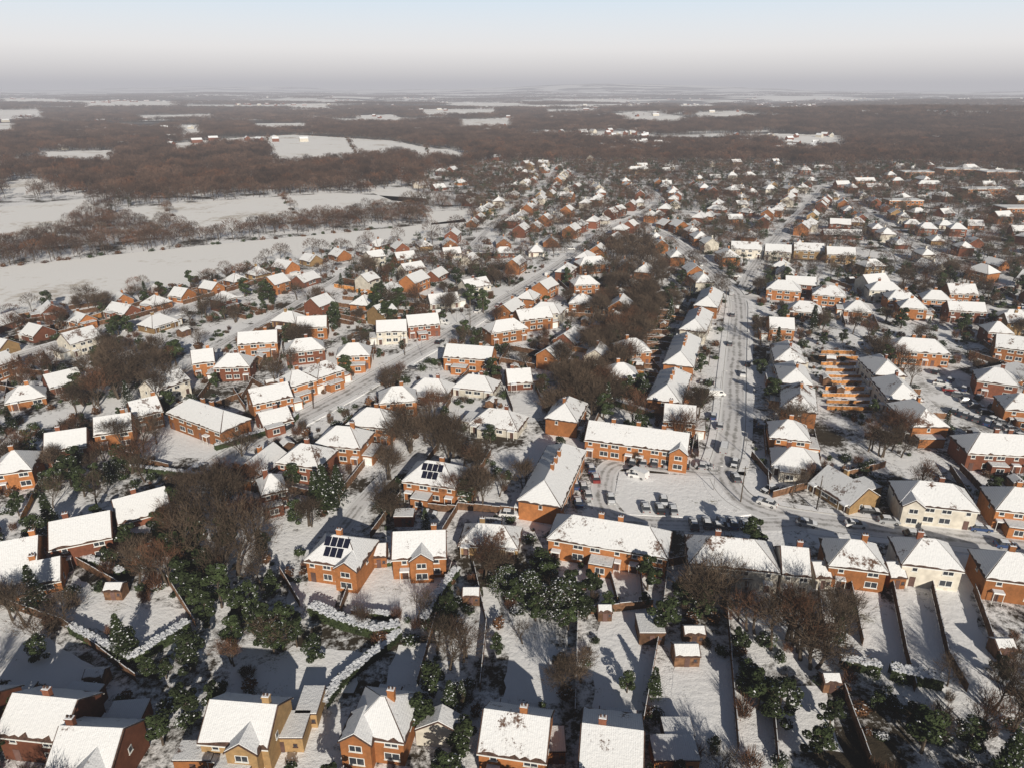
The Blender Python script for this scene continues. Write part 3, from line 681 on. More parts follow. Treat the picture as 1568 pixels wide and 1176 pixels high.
TL=[('b',285,870,15),('b',330,860,17),('b',365,880,16),('b',310,820,16),('b',345,800,15),('b',390,830,13),('b',270,840,12),('b',400,900,10),('b',260,900,12),('b',350,900,14),('b',215,900,11),('b',40,960,10),('b',100,960,8),('b',285,770,9),('b',20,950,9),('b',65,990,8),
 ('e',340,930,9),('e',300,930,8),('e',405,985,8),('e',440,975,7),('e',370,960,7),('e',320,960,7),('e',285,910,8),('e',420,1000,6),('e',360,990,6),('e',300,850,10),('e',350,850,9),('e',270,880,9),('e',380,940,7),('e',455,990,6),('e',250,830,8),('c',500,785,12),('c',520,770,10),('c',485,775,9),('e',110,745,8),('e',130,760,7),('e',85,750,6),('e',150,745,6),('e',120,730,8),
 ('s',810,925,7.5),('s',860,940,8),('s',775,905,6),('e',905,915,6),('e',890,945,5),('e',830,880,6),('e',930,935,4),('e',790,930,6),('e',840,900,6),('e',820,950,5),('e',875,925,7),
 ('b',745,880,10),('b',760,890,8),('b',1220,1005,14),('b',1180,995,13),('b',1265,1000,13),('b',1210,980,12),('b',1240,1020,11),('b',1150,970,10),('b',1300,970,9),('e',1290,955,6),('b',1130,950,8),('b',690,1025,10),('b',670,1000,9),('b',710,1010,8),('b',890,1045,8),('b',800,985,6),('b',640,950,6),('b',590,780,9),('b',595,735,10),('b',720,770,10),('b',730,720,9),
 ('b',630,690,12),('b',650,675,11),('b',615,670,12),('b',670,690,11),('b',600,690,10),('b',880,640,13),('b',870,600,13),('b',895,590,12),('b',905,560,12),('b',850,610,12),('b',840,640,10),('b',890,620,12),('b',860,570,12),('b',150,620,13),('b',180,610,15),('b',215,600,15),('b',245,595,14),('b',140,590,13),('b',120,640,11),('b',200,580,13),('b',165,590,13),('b',230,620,13),('b',260,610,12),('b',220,690,11),('b',240,680,9),('b',190,560,12),('b',240,560,12),
 ('e',560,480,11),('e',585,475,12),('e',610,480,11),('e',575,495,10),('e',595,500,10),('b',40,700,9),('b',60,720,8),('e',1190,1100,8),('b',1180,1080,7),('e',1140,1060,6),('e',1160,1085,7),('b',1500,1130,10),('b',1540,1060,9),('b',1520,1090,10),('b',1550,1120,9),('e',1060,930,6),('e',1085,920,6),('e',1040,920,5),('e',1075,945,5),('b',1350,700,9),('b',1365,690,9),('b',1330,690,9),('b',1380,700,8),('b',1240,740,6),
 ('c',690,1105,8),('e',640,1130,7),('e',710,1150,6),('e',50,1150,7),('e',20,1160,7),('e',250,1140,6),('b',840,550,9),('e',960,610,7),('e',985,615,7),('e',970,595,7),('e',1260,530,5),('e',1290,525,5),('e',455,800,6),('b',440,780,8),('e',870,965,5),('b',550,960,5),('e',1350,640,5),('b',1365,660,8),('e',720,470,10),('e',740,480,10),('b',480,470,10),('b',455,460,10),('b',500,475,10),('e',270,560,9),('b',400,740,9),('b',370,760,10),('b',340,760,11),('e',30,790,6),('b',960,700,4),('b',765,760,7),('b',700,760,9),('e',260,800,8),('e',450,745,6),
 ('e',1250,1160,6),('e',1270,1110,5),('e',1340,1090,4),('e',1130,1000,5),('b',870,1060,7),('e',690,960,5),('e',760,1000,4),('b',1450,1050,6),('e',960,1060,4),('b',1410,1140,7),('e',200,1000,5),('b',230,870,9),('e',15,905,6),('e',480,1010,5),('e',170,870,5),('e',1480,1150,6),('e',1390,1120,5),('e',60,1010,5)]
for k,u,v,h in TL:
    x,y=G(u,v)
    for _ in range(8):
        if inhouse(x,y,0.8): x+=U(-2,2); y+=U(-2,2)
    puttree(k,x,y,h)
# unseen trees added south of the view, tall enough to shade near gardens
for _ in range(130):
    x=U(-95,95); y=U(22,62)
    if inhouse(x,y,1.2): continue
    puttree(random.choice('beec'),x,y,U(9,13) if y<54 else U(5,8.5))
def ok(x,y,mh,mr): return not inhouse(x,y,mh) and not nearroad(x,y,mr)
GREEN=Poly([(935,712),(1100,722),(1160,790),(1100,800),(940,795)]); CARP=Poly([(1372,552),(1440,548),(1500,585),(1580,645),(1600,680),(1490,655),(1445,632),(1400,590)])
y=60.0
ntree=0
while y<340:
    w=60+0.80*y; n=int(2*w*6/72.0)
    for _ in range(n):
        x=U(-w,w); yy=y+U(0,6)
        if not SETT.has(x,yy) and yy>200: continue
        if GREEN.has(x,yy) or CARP.has(x,yy) or FENCED.has(x,yy) or any(l.has(x,yy) for l in LAWNS): continue
        cl=noise.noise(Vector((x/35,yy/35,1.7)))
        if R()>0.74+cl*1.2: continue
        if not ok(x,yy,2.0,3.0): continue
        k=random.choices('becs',(48,38,11,3))[0]
        if yy<125 and k=='b' and R()<.4: k='e'
        h={'b':U(6,12),'e':U(3,8.5),'c':U(4,10),'s':U(3,5)}[k]
        puttree(k,x,yy,h); ntree+=1
    y+=6
for _ in range(330):
    u=U(915,1000); v=U(375,640)
    if v>520: u-=(v-520)*0.6
    x,yy=G(u,v)
    if yy<330 and ok(x,yy,1,4) and R()<.6: puttree('b',x,yy,U(8,13)); ntree+=1
shr=coll([('shrub_a',shrub(1.3,1.5,.2).mesh('shrub_a',[M_leaf,M_snowcap,M_bark])),('shrub_b',shrub(1.0,1.2,.08).mesh('shrub_b',[M_leaf,M_snowcap,M_bark])),
  ('shrub_c',shrub(1.1,1.6,.12).mesh('shrub_c',[M_leafB,M_snowcap,M_bark])),('shrub_d',bareshrub(1.3,2.2).mesh('shrub_d',[M_twigR])),('shrub_e',bareshrub(1.1,1.8).mesh('shrub_e',[M_twig])),
  ('shrub_f',shrub(1.2,1.0,.7).mesh('shrub_f',[M_leaf,M_snowcap,M_bark]))])
pts=[]; y=62.0
while y<360:
    w=60+0.80*y; n=int(2*w*4/13.0)
    for _ in range(n):
        x=U(-w,w); yy=y+U(0,4)
        if GREEN.has(x,yy) or CARP.has(x,yy): continue
        if not SETT.has(x,yy) and yy>200: continue
        if any(l.has(x,yy) for l in LAWNS): continue
        cl=noise.noise(Vector((x/14,yy/14,4.7)))
        if cl<-0.05 or not ok(x,yy,0.9,2.4): continue
        s=U(.5,1.6)*(.5 if FENCED.has(x,yy) else 1); pts.append(((x,yy,0),random.choices(range(6),(24,26,18,15,15,4))[0],(s,s,s*U(.7,1.3))))
    y+=4
scatter('garden_shrubs',pts,shr)
def clump(n,rad,h,k_=75,w=.3):
    m_=MB()
    for k in range(n):
        a=R()*6.28; d=rad*math.sqrt(R()); lowtree(h*U(.7,1.12),U(3.2,5),k_,w,m_,(math.cos(a)*d,math.sin(a)*d),1.4)
    return m_
WM=[M_bark,M_twigW]
wc=coll([('tree_a',lowtree(12,5,330,.19).mesh('tree_a',WM)),('tree_b',lowtree(14,4.5,330,.19).mesh('tree_b',WM)),('tree_c',lowtree(10,5,300,.19).mesh('tree_c',[M_bark,M_twigR])),
 ('tree_d',lowtree(11,4.5,320,.17).mesh('tree_d',[M_bark,M_twig])),
 ('clump_a',clump(14,15,13).mesh('clump_a',WM)),('clump_b',clump(14,15,12).mesh('clump_b',WM)),('clump_c',clump(13,15,13).mesh('clump_c',WM)),
 ('evg_a',evergreen(8,3.2,.05,.45).mesh('evg_a',[M_leaf,M_snowcap,M_bark])),('shr_a',shrub(1.8,2.0,.14,260,.24).mesh('shr_a',[M_leaf,M_snowcap,M_bark])),('shr_b',shrub(1.8,2.2,.12,260,.24).mesh('shr_b',[M_leafB,M_snowcap,M_bark])),
 ('small_clump_a',clump(5,6.5,12,130,.24).mesh('small_clump_a',WM)),('small_clump_b',clump(5,6.5,13,130,.24).mesh('small_clump_b',WM)),('small_clump_c',clump(5,6.5,11,130,.24).mesh('small_clump_c',[M_bark,M_twigR]))])
wood=[];gard=[]
y=330.0
BELT=Poly([(-200,385),(0,365),(60,352),(165,334),(290,338),(330,352),(430,330),(600,322),(730,310),(735,340),(620,345),(420,362),(200,384),(0,405),(-200,418)])
while y<1250:
    w=0.85*y+60; s=6.0; n=int(2*w/s); row_i=int((y-330)/6)
    for i in range(n):
        x=-w+i*s+U(-3,3); yy=y+U(-3,3)
        if any(f.has(x,yy) for f in FIELDS): continue
        if BELT.has(x,yy):
            if R()<.12: continue
            q=U(.5,.85); wood.append(((x,yy,0),random.choice((0,1,2,3,0)),(q*1.15,q*1.15,q))); continue
        if SETT.has(x,yy) and yy<900:
            cl=noise.noise(Vector((x/40,yy/40,1.7)))
            if R()>0.76+cl*1.0 and not CORR.has(x,yy): continue
            if not ok(x,yy,1.2,2.0): continue
            k=random.choices((0,2,3,7,8,9),(18,12,26,26,11,6))[0]; sc1=U(.45,.85) if k<8 else U(.7,1.3)
            if CORR.has(x,yy): k=3; sc1=U(.8,1.1)
            if k==7: sc1=U(.45,1.0)
            gard.append(((x,yy,0),k,(sc1*1.1,sc1*1.1,sc1)))
        elif yy<620:
            cl=noise.noise(Vector((x/160,yy/120,7.7)))
            if R()<0.42: continue
            if cl<-0.42 and R()<.85: continue
            k=random.choices((0,1,2,3,7),(40,40,8,12,3))[0]; sc1=U(.75,1.25); wood.append(((x,yy,hgt(x,yy)),k,(sc1,sc1,sc1*.95)))
        elif row_i%2==0 and i%2==0:
            cl=noise.noise(Vector((x/160,yy/120,7.7)))
            if R()<.06 or (cl<-0.42 and R()<.85): continue
            q=U(.8,1.15); wood.append(((x,yy,hgt(x,yy)),random.choice((10,11,10,11,12)),(q,q,q*U(.8,1.1))))
    y+=s
y=1240.0
while y<3400:
    w=0.85*y+60; s=19.0+(y-1240)/250; x=-w
    while x<w:
        xx=x+U(-5,5); yy=y+U(-5,5); x+=s
        if any(f.has(xx,yy) for f in FIELDS): continue
        cl=noise.noise(Vector((xx/420,yy/200,7.7)))+.5*noise.noise(Vector((xx/110,yy/70,2.7)))
        if cl<(-0.22 if xx<.35*yy else -.5): continue
        q=U(.9,1.2); wood.append(((xx,yy,hgt(xx,yy)),random.choice((4,5,6)),(q,q,q*U(.7,1.1))))
    y+=s
while y<10500:
    w=0.85*y+60; s=62+(y-3400)/90; x=-w
    while x<w:
        xx=x+U(-20,20); yy=y+U(-20,20); x+=s
        if any(f.has(xx,yy) for f in FIELDS): continue
        cl=noise.noise(Vector((xx/1100,yy/500,7.7)))+.6*noise.noise(Vector((xx/280,yy/200,2.7)))
        if cl<0.05: continue
        q=U(2.0,2.8)*s/62; wood.append(((xx,yy,hgt(xx,yy)-1),random.choice((4,5,6)),(q,q,U(.9,1.3))))
    y+=s*.9
scatter('woodland',wood,wc); scatter('distant_garden_trees',gard,wc)
# hedgerows with standard trees that divide the fields
hrw=[]
for px in [[(412,209),(404,226)],[(530,211),(545,236)],[(300,217),(290,228)],[(650,222),(655,235)],[(430,301),(450,327)],[(250,316),(262,332)],[(250,222),(340,213),(450,207),(600,216),(720,230)],[(700,188),(785,186)],[(930,182),(1050,188)],[(0,410),(200,388),(420,366),(620,348)],[(640,380),(480,388),(400,410),(300,432),(130,464),(0,486)]]:
    for x,y in resample(GP(px),5.0):
        x+=U(-2,2); y+=U(-2,2)
        if R()<.3: continue
        if R()<.25: hrw.append(((x,y,hgt(x,y)),random.choice((0,1,2,3)),(U(.5,.8),)*2+(U(.5,.85),)))
        else: hrw.append(((x,y,hgt(x,y)),random.choice((8,9,9)),(U(.8,1.3),)*2+(U(.7,1.1),)))
scatter('hedgerow',hrw,wc)
m_=MB()
def dh(x,y,big=1):
    z=hgt(x,y); a=U(0,3.14); c,s=math.cos(a),math.sin(a); l=U(5,9)*big; d=4*big
    def T(p): return (x+p[0]*c-p[1]*s,y+p[0]*s+p[1]*c,z+p[2])
    v=[T(p) for p in [(-l,-d,0),(l,-d,0),(l,d,0),(-l,d,0),(-l,-d,5),(l,-d,5),(l,d,5),(-l,d,5),(-l,0,8),(l,0,8)]]
    q=0 if R()<.7 else 2
    m_.add(v,[(0,1,5,4),(2,3,7,6),(1,2,6,9,5),(3,0,4,8,7)],q); m_.add([(p[0],p[1],p[2]+.05) for p in v],[(4,5,9,8),(6,7,8,9)],1)
for _ in range(2200):
    y=U(900,6500); x=U(-.75,.85)*y
    k=noise.noise(Vector((x/500,y/350,22)))
    if x>0.15*y and y>2600: k+=.35
    if k<0.16: continue
    dh(x,y,1.3 if y>2500 else 1)
for _ in range(60):
    x,y=G(U(880,1020),U(208,236)); dh(x,y,.8)
for _ in range(30):
    x,y=G(U(1170,1300),U(212,240)); dh(x,y,.8)
for _ in range(14):
    x,y=G(U(120,220),U(205,218)); dh(x,y,.8)
mkobj('distant_houses',m_.mesh('distant_houses',[M_br['r'],M_snowcap,M_br['w']]))
# ---------------- fences, hedges -----------------
def fence(P,mat=M_fence,h=1.8,name='garden_fence'):
    P=resample(P,1.9); m_=MB()
    for a,b in zip(P,P[1:]):
        d=Vector((b[0]-a[0],b[1]-a[1],0))
        if d.length<0.3: continue
        n=Vector((-d.y,d.x,0)).normalized()*0.03; e=d.normalized()*0.06; A=Vector((a[0],a[1],0));B=Vector((b[0],b[1],0)); hh=h+U(-.1,.1)
        for (p,q,z0,z1,k,m) in ((A+e,B-e,0.05,hh,1,0),(A-e,A+e,0,hh+.12,2.2,0),(A+e,B-e,hh+0.003,hh+.07,1.6,1)):
            vs=[tuple(p-n*k+Vector((0,0,z0))),tuple(q-n*k+Vector((0,0,z0))),tuple(q+n*k+Vector((0,0,z0))),tuple(p+n*k+Vector((0,0,z0)))]
            vs+=[(v[0],v[1],z1) for v in vs]
            m_.add(vs,[(4,5,6,7),(0,1,5,4),(1,2,6,5),(2,3,7,6),(3,0,4,7)],m)
    if m_.v: mkobj(name,m_.mesh(name,[mat,M_snowcap]))
for P in [[(1022,872),(1012,960),(985,1110)],[(545,872),(522,940)],[(692,872),(668,950),(640,1050)],[(1365,900),(1385,1000),(1400,1060)],[(1425,898),(1450,1010),(1480,1060)],[(1490,905),(1530,1020)],[(1300,895),(1320,990)],[(885,930),(880,1100)],
  [(1110,905),(1130,1150)],[(1252,905),(1262,1000)],[(860,945),(1000,930)],[(725,870),(745,960),(735,1060)],[(430,880),(460,930)],[(96,852),(190,905)],[(0,925),(100,960),(210,1045)],[(1180,1060),(1190,1170)],[(1290,1060),(1330,1170)],[(700,780),(820,790)],[(980,880),(985,930)],[(930,870),(945,925)],
  [(1150,700),(1180,735)],[(1060,860),(1020,868)],[(640,780),(700,785)],[(340,740),(420,760)],[(170,700),(260,720)],[(250,880),(300,960)]]:
    fence(GP(P))
for k in range(10):
    v=541+k*8.6+k*k*.1; u0=1252+k*.8+U(0,10); u1=1322+k*2.2-U(0,16)
    fence(GP([(u0,v+1),(u1,v+2)]),M_fenceO,U(1.0,1.45))
for k in range(14):
    v=470+k*10.5; u=1035-k*2.6; fence(GP([(u-48-k*.6,v),(u-4,v)]),M_fence,1.7)
for (cx,cy,hl,hd,c,s) in list(HR):
    if not 125<cy<330 or R()<.3: continue
    for sg in (-1,1):
        if R()<.35: continue
        for ex in (-1,1):
            P=[]
            for t in range(0,9):
                lx=ex*(hl+0.9); ly=sg*(hd+t*2.0); x=cx+lx*c-ly*s; y=cy+lx*s+ly*c
                if nearroad(x,y,2.6) or inhouse(x,y,0.3) or GREEN.has(x,y) or CARP.has(x,y) or FENCED.has(x,y): break
                P.append((x,y))
            if len(P)>3: fence(P,M_fenceO if R()<.08 else M_fence)
def hedge(P,w=1.3,h=2.0,snow=True):
    P=resample(P,0.8); Nn=normals(P); m_=MB()
    for i,(a,b) in enumerate(zip(P,P[1:])):
        n=Nn[i]; n2=Nn[i+1]; hh=h*0.9
        k=w*.38
        vs=[(a[0]-n[0]*k,a[1]-n[1]*k,0),(b[0]-n2[0]*k,b[1]-n2[1]*k,0),(b[0]+n2[0]*k,b[1]+n2[1]*k,0),(a[0]+n[0]*k,a[1]+n[1]*k,0)]
        vs+=[(v[0],v[1],hh) for v in vs]; m_.add(vs,[(0,1,5,4),(2,3,7,6)],0); m_.add(vs,[(4,5,6,7)],1)
        for _ in range(48):
            t=R(); px=a[0]+(b[0]-a[0])*t; py=a[1]+(b[1]-a[1])*t; face=R()
            if face<.45: o=U(-w/2,w/2); z=h*U(.90,1.03)
            else: o=(w/2)*random.choice((-1,1))*U(.85,1.1); z=U(0,h)
            c=Vector((px+n[0]*o,py+n[1]*o,z)); nn=Vector((U(-1,1),U(-1,1),U(-1,1))).normalized()
            sn=face<.45 and snow and R()<.90
            if sn: nn=Vector((U(-.2,.2),U(-.2,.2),1)).normalized(); c.z+=.05
            u,q=perp(nn); s=U(.1,.22)*(1.5 if sn else 1); u*=s;q*=s
            m_.add([tuple(c-u),tuple(c-q),tuple(c+u),tuple(c+q)],[(0,1,2,3)],1 if sn else 0)
    mkobj('hedge',m_.mesh('hedge',[M_leaf,M_snowcap]))
for P,w,h in [([(478,938),(520,958),(580,975),(612,968)],2.0,2.2),([(612,975),(570,1010),(520,1050),(495,1085)],1.6,1.6),([(110,968),(170,1000),(205,1018)],1.2,1.8),([(205,1018),(290,962)],1.8,2.0),([(100,848),(190,885)],1.3,1.8),
  ([(1285,1020),(1345,1030)],1.6,2),([(1360,1035),(1440,1052)],2.2,2.2),([(700,880),(665,925),(650,960)],1.4,2),([(530,890),(540,870),(600,865)],.8,1.0),([(330,690),(440,655),(455,640)],1.4,1.8),([(1000,640),(940,620)],1.3,2),([(540,940),(600,948)],1.2,1.3),
  ([(1030,905),(1100,905)],1.8,2.5),([(620,880),(690,876)],.9,.9),([(200,720),(330,735)],1.2,1.6)]:
    hedge(GP(P),w,h)
def shed(u,v,L,D,h,name='garden_shed',ang=0,mat=M_fence,flat=False):
    x,y=G(u,v)
    W=MB();T=MB();S=MB();Q=MB(); W.box(-L/2,L/2,-D/2,D/2,-.1,h,0)
    if flat: T.box(-L/2-.15,L/2+.15,-D/2-.15,D/2+.15,h+.003,h+.12,0); S.box(-L/2-.05,L/2+.05,-D/2-.05,D/2+.05,h+.123,h+.26,0)
    else:
        for xx in (-L/2,L/2): W.add([(xx,-D/2,h),(xx,D/2,h),(xx,0,h+D*.3)],[(0,1,2)],0)
        gable_roof(T,S,-L/2,L/2,-D/2,D/2,h,h+D*.3,.2)
    Q.box(-.4,.4,-D/2-.05,-D/2,0,min(1.95,h-.1),0); window(Q,L*.32,1.0,.6,.6,-D/2,-1)
    e=bpy.data.objects.new(name,None); e.location=(x,y,0); e.rotation_euler=(0,0,ang); sc.collection.objects.link(e); reg(x,y,L/2,D/2,ang)
    for nm,b_,mats in (('walls',W,[mat]),('roof',T,[M_tile]),('roof_snow',S,[M_rs]),('door_and_window',Q,[M_door,M_glass])): mkobj(nm,b_.mesh(nm,mats),parent=e)
for a in [(994,972,4.2,4.5,2.4,'garden_shed',0,M_fence,True),(1048,1010,4,3,2.2),(582,858,3,4.5,2.5,'garage',0.1,M_br['o']),(440,1130,6,4.5,2.6,'garage',0,M_br['y'],True),(478,1092,3,5,2.6,'garage',0,M_br['y'],True),(676,1130,3,6.5,2.8,'garage',1.45,M_br['w']),
  (180,912,3.2,2.4,2.1),(722,920,3,2.5,2.1),(1140,895,4.5,3,2.4,'garage',0,M_br['w'],True),(1250,888,3,5,2.5,'garage',0,M_br['w']),(1362,888,3,5,2.5,'garage',0,M_br['o']),(1530,1000,3,2.5,2.1),(1268,1052,2.6,2.2,2.0),(1060,980,3.5,2.2,2.2),(925,945,2.4,2,2),
  (200,1110,5,4,2.6,'garage',0.1,M_br['r'],True),(1030,1165,6,4,2.5,'garage',0,M_br['o'],True),(305,1170,5,3,2.5,'garage',0,M_br['o'],True),(700,725,3,5,2.4,'garage',0,M_br['o'],True),(1420,1120,2.5,2.2,2),(550,1140,4,3,2.3,'garage',0,M_br['w'],True),(850,1150,2.5,4,2.3,'garage',0,M_br['o'],True),(152,1045,3,2.2,2),(620,800,4,3,2.4,'garage',0,M_br['r'],True),(1035,1130,4,3,2.2,'garden_shed',0,M_fence,True)]:
    shed(*a)
for (cx,cy,hl,hd,c,s) in list(HR):
    if not 125<cy<330 or R()<.45: continue
    lx=U(-hl,hl); ly=random.choice((-1,1))*(hd+U(6,13)); x=cx+lx*c-ly*s; y=cy+lx*s+ly*c
    if nearroad(x,y,5) or inhouse(x,y,3) or GREEN.has(x,y) or CARP.has(x,y): continue
    W=MB()
    L_,D_,h_=U(2.2,4),U(2,3.2),2.1
    W.box(-L_/2,L_/2,-D_/2,D_/2,0,h_,0); W.box(-.4,.4,-D_/2-.04,-D_/2,0,1.9,3)
    for xx in (-L_/2,L_/2): W.add([(xx,-D_/2,h_),(xx,D_/2,h_),(xx,0,h_+D_*.28)],[(0,1,2)],0)
    T=MB();S=MB(); gable_roof(T,S,-L_/2,L_/2,-D_/2,D_/2,h_,h_+D_*.28,.15,lite=True)
    for b_,q in ((T,1),(S,2)):
        o=len(W.v); W.v.extend(b_.v); W.f.extend([[i+o for i in f] for f in b_.f]); W.m.extend([q]*len(b_.f))
    mkobj('garden_shed',W.mesh('garden_shed',[M_fence,M_tile,M_rs,M_door]),(x,y,0),math.atan2(s,c)+random.choice((0,1.57))); reg(x,y,L_/2,D_/2,0)
# ---------------- cars -----------------
def carmesh(pm,van=False):
    m_=MB(); L=4.3 if not van else 5.2
    if van: prof=[(-2.6,.35),(2.6,.35),(2.6,.95),(2.1,1.15),(1.5,1.95),(-2.5,2.0),(-2.6,1.0)]; w=.95
    else: prof=[(-2.15,.3),(2.15,.3),(2.18,.65),(2.0,.82),(1.05,.95),(.95,.96),(-1.6,.98),(-2.1,.92),(-2.17,.6)]; w=.88
    n=len(prof)
    vs=[(x,-w,z) for x,z in prof]+[(x,w,z) for x,z in prof]
    m_.add(vs,[list(range(n))[::1],list(range(2*n-1,n-1,-1))]+[(i,i+n,(i+1)%n+n,(i+1)%n) for i in range(n)],0)
    if not van:
        b=[(1.05,.955),(-1.75,.985)]; t=[(.3,1.42),(-1.3,1.45)]
        v=[(b[0][0],-.82,b[0][1]),(b[0][0],.82,b[0][1]),(b[1][0],.82,b[1][1]),(b[1][0],-.82,b[1][1]),(t[0][0],-.62,t[0][1]),(t[0][0],.62,t[0][1]),(t[1][0],.62,t[1][1]),(t[1][0],-.62,t[1][1])]
        m_.add(v,[(0,1,5,4),(1,2,6,5),(2,3,7,6),(3,0,4,7)],1); m_.add(v,[(4,5,6,7)],0)
        m_.box(-.55,-.47,-.84,-.63,.98,1.43,0); m_.box(-.55,-.47,.63,.84,.98,1.43,0)
        m_.slab([(.25,-.58,1.50),(.25,.58,1.50),(-1.25,.58,1.53),(-1.25,-.58,1.53)][::-1],.06,3)
        m_.slab([(2.0,-.7,.90),(2.0,.7,.90),(1.15,.72,1.02),(1.15,-.72,1.02)][::-1],.05,3)
    else:
        m_.slab([(1.4,-.8,2.06),(1.4,.8,2.06),(-2.4,.8,2.1),(-2.4,-.8,2.1)][::-1],.05,3)
        m_.add([(2.08,-.8,1.2),(2.08,.8,1.2),(1.56,.8,1.92),(1.56,-.8,1.92)],[(0,1,2,3)],1)
        for sy in (-.955,.955): m_.add([(.6,sy,1.2),(1.7,sy,1.2),(1.4,sy,1.75),(.6,sy,1.75)],[(0,1,2,3)],1)
    for wx in (-L*.31,L*.31):
        for sy in (-1,1):
            c=Vector((wx,sy*(w-.18),.32)); tube(m_,c,c+Vector((0,sy*.2,0)),.32,.32,12,2)
            vv=[(wx+.32*math.cos(i*math.pi/6),sy*(w+.02),.32+.32*math.sin(i*math.pi/6)) for i in range(12)]; m_.add(vv,[list(range(12))],2)
            vv=[(wx+.18*math.cos(i*math.pi/6),sy*(w+.03),.32+.18*math.sin(i*math.pi/6)) for i in range(12)]; m_.add(vv,[list(range(12))],4)
    x=prof[2][0]; m_.box(x-.02,x+.03,-.8,-.5,.55,.72,5); m_.box(x-.02,x+.03,.5,.8,.55,.72,5); m_.box(-L/2-.12,-L/2+.02,-.8,-.55,.62,.8,6); m_.box(-L/2-.12,-L/2+.02,.55,.8,.62,.8,6)
    return m_.mesh('parked_car',[pm,M_glass,M_rub,M_snowcap,M_metal,M_frame,M_cars[4]])
CM=[carmesh(p) for p in M_cars]; VM=[carmesh(M_cars[0],True),carmesh(M_cars[2],True)]
CW=[4,5,5,4,1,5]
def car(x,y,a,van=False): mkobj('parked_van' if van else 'parked_car',random.choice(VM) if van else random.choices(CM,CW)[0],(x,y,.1),a)
def carpx(u,v,u2,v2,van=False):
    x,y=G(u,v);x2,y2=G(u2,v2); car(x,y,math.atan2(y2-y,x2-x),van)
for u in (968,985,1002,1022,1036,1050,1075): carpx(u,711+(u-985)*.05,u+1,705)
for u,v in ((1010,782),(1030,783),(988,780),(1062,806),(1082,804),(1105,803),(1122,805),(1140,807),(1156,809),(880,745),(893,748),(905,720),(912,735),(900,760),(885,772)): carpx(u,v,u-2,v-8)
carpx(1108,690,1110,680,True);carpx(1097,606,1120,606,True);carpx(1092,640,1093,630);carpx(1102,655,1103,645);carpx(1145,560,1146,552)
for i in range(10): carpx(1440+i*13.5,592+i*8.5+U(-2,2),1452+i*13.5,592+i*8.5)
for i in range(5): carpx(1432+i*22,572+i*13,1440+i*22,565+i*13)
for i in range(5): carpx(1460+i*17,632+i*6,1464+i*17,624+i*6)
for u,v in ((1310,806),(1360,800),(1400,822),(1440,800),(1500,812),(1540,838),(780,790),(655,790),(1470,790),(1330,785)): carpx(u,v,u+12,v+1)
for ri,(P,w,pv) in enumerate(ROADS[:6]):
    Nn=normals(P); i=3
    while i<len(P)-2:
        p=P[i];n=Nn[i]; i+=random.randint(2,8)
        if p[1]>430 or p[1]<60: continue
        sg=random.choice((-1,1))
        if R()<.5:
            o=w/2-1.1; x=p[0]+sg*n[0]*o;y=p[1]+sg*n[1]*o; a=math.atan2(-n[0],n[1])
        else:
            o=w/2+4.8; x=p[0]+sg*n[0]*o;y=p[1]+sg*n[1]*o; a=math.atan2(n[1],n[0])
            if inhouse(x,y,2.3) or nearroad(x,y,2.2): continue
        car(x,y,a+(math.pi if R()<.5 else 0),R()<.1)
def pole(x,y,h=8.5):
    m_=MB(); tube(m_,Vector((0,0,0)),Vector((0,0,h)),.15,.09,8,0); m_.box(-.7,.7,-.05,.05,h-.6,h-.48,0)
    for q in (-.6,-.2,.2,.6): m_.box(q-.04,q+.04,-.04,.04,h-.478,h-.33,1)
    mkobj('telegraph_pole',m_.mesh('telegraph_pole',[M_bark,M_frame]),(x,y,0),U(0,3))
def lamp(x,y,a):
    m_=MB(); tube(m_,Vector((0,0,0)),Vector((0,0,6)),.09,.05,8,0); tube(m_,Vector((0,0,6)),Vector((1,0,6.25)),.04,.035,6,0); m_.box(.9,1.5,-.12,.12,6.2,6.32,1)
    mkobj('street_lamp',m_.mesh('street_lamp',[M_metal,M_frame]),(x,y,.15),a)
x,y=G(1134,768); pole(x,y,9)
for u,v in ((1085,560),(1250,780),(720,500),(620,545),(480,625),(1045,700),(1110,470)):
    x,y=G(u,v); pole(x,y)
for ri in (0,1,3,4):
    P,w,pv=ROADS[ri];Nn=normals(P)
    for i in range(5,len(P)-3,11):
        if P[i][1]>330: break
        sg=1 if (i//11)%2 else -1; n=Nn[i]; x=P[i][0]+sg*n[0]*(w/2+.6);y=P[i][1]+sg*n[1]*(w/2+.6)
        if nearroad(x,y,.3,ri) or inhouse(x,y,.3): continue
        lamp(x,y,math.atan2(-sg*n[1],-sg*n[0]))
# ---------------- light -----------------
EL=math.radians(22.5); s=Vector((0.26,-1,0)).normalized(); S_=Vector((s.x*math.cos(EL),s.y*math.cos(EL),math.sin(EL)))
sd=bpy.data.lights.new('sun','SUN'); sd.energy=5; sd.angle=math.radians(.53); sd.color=(1,.92,.79)
so=bpy.data.objects.new('sun',sd); so.rotation_euler=(-S_).to_track_quat('-Z','Y').to_euler(); sc.collection.objects.link(so)
w=bpy.data.worlds.new('World'); sc.world=w; w.use_nodes=True; nt=w.node_tree; bg=nt.nodes['Background']
sk=N(nt,'ShaderNodeTexSky',sky_type='NISHITA'); sk.sun_disc=False; sk.sun_elevation=EL; sk.sun_rotation=math.atan2(s.x,s.y); sk.altitude=100; sk.air_density=1.0; sk.dust_density=0.6; sk.ozone_density=1.8
ST=.05
tc=N(nt,'ShaderNodeTexCoord'); sp=N(nt,'ShaderNodeSeparateXYZ'); nt.links.new(tc.outputs['Generated'],sp.inputs[0])
cr=N(nt,'ShaderNodeValToRGB'); e=cr.color_ramp.elements; k=1/ST
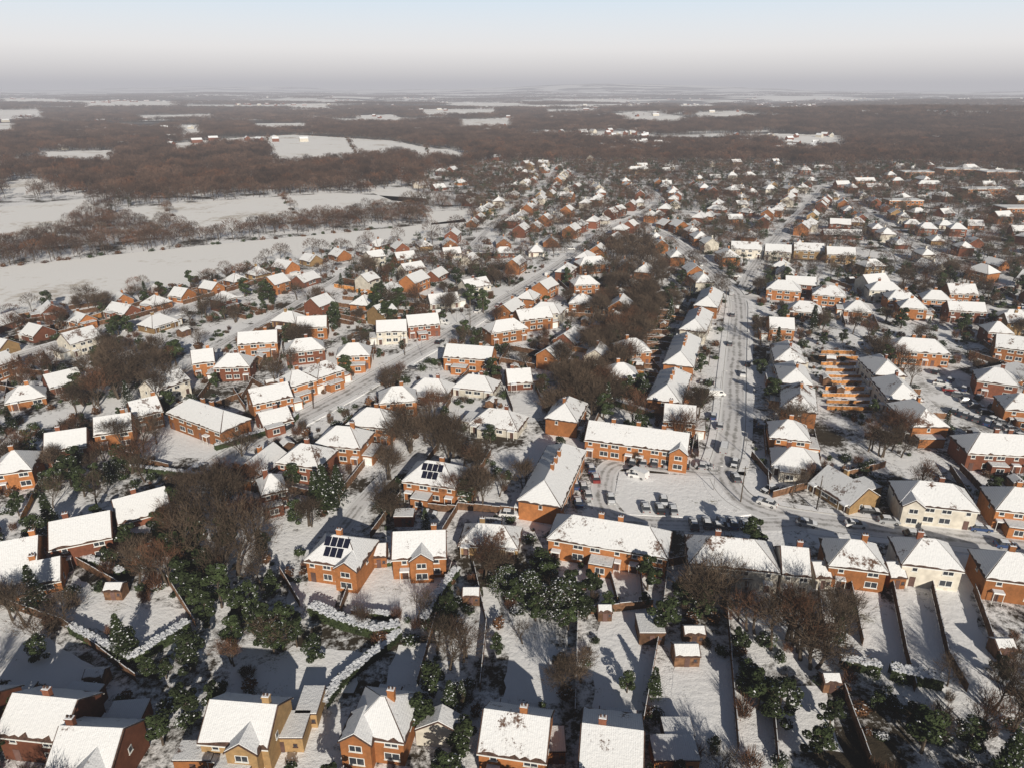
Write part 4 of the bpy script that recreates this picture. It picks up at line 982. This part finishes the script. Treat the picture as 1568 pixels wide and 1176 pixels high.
e[0].position=0.0; e[0].color=(.76,.72,.69,1); e[1].position=.045; e[1].color=(.96,.94,.92,1)
q=e.new(.10); q.color=(.74,.86,.96,1)
nt.links.new(sp.outputs[2],cr.inputs[0])
sc_=N(nt,'ShaderNodeVectorMath',operation='SCALE'); sc_.inputs['Scale'].default_value=k; nt.links.new(cr.outputs[0],sc_.inputs[0])
hs=N(nt,'ShaderNodeVectorMath',operation='SCALE'); hs.inputs['Scale'].default_value=.62; nt.links.new(sk.outputs[0],hs.inputs[0])
mr=N(nt,'ShaderNodeMapRange'); mr.interpolation_type='SMOOTHSTEP'; nt.links.new(sp.outputs[2],mr.inputs[0]); mr.inputs[1].default_value=.10; mr.inputs[2].default_value=.20
nt.links.new(mix(nt,mr.outputs[0],sc_.outputs[0],hs.outputs[0]),bg.inputs[0]); bg.inputs[1].default_value=ST
# haze: low box volume given its own glow in place of scattered light
m_=MB(); m_.box(-40000,40000,-1500,60000,-300,230,0)
hm=bpy.data.materials.new('haze_glow'); hm.use_nodes=True; nt=hm.node_tree; nt.nodes.clear(); o=N(nt,'ShaderNodeOutputMaterial'); D_=0.00015
ab=N(nt,'ShaderNodeVolumeAbsorption'); ab.inputs['Color'].default_value=(0,0,0,1); ab.inputs['Density'].default_value=D_
em=N(nt,'ShaderNodeEmission'); em.inputs['Color'].default_value=(.50,.495,.525,1); em.inputs['Strength'].default_value=D_
ad=N(nt,'ShaderNodeAddShader'); nt.links.new(ab.outputs[0],ad.inputs[0]); nt.links.new(em.outputs[0],ad.inputs[1]); nt.links.new(ad.outputs[0],o.inputs['Volume'])
mkobj('haze',m_.mesh('haze',[hm]))
# ---------------- camera -----------------
cd=bpy.data.cameras.new('camera'); cd.sensor_width=36; cd.lens=F/1568*36; cd.clip_end=120000; cd.clip_start=.5
co=bpy.data.objects.new('camera',cd); co.location=(0,0,H); co.rotation_euler=(math.radians(90-22.6),0,0); sc.collection.objects.link(co); sc.camera=co
sc.view_settings.view_transform='Standard'; sc.view_settings.look='None'; sc.view_settings.exposure=0
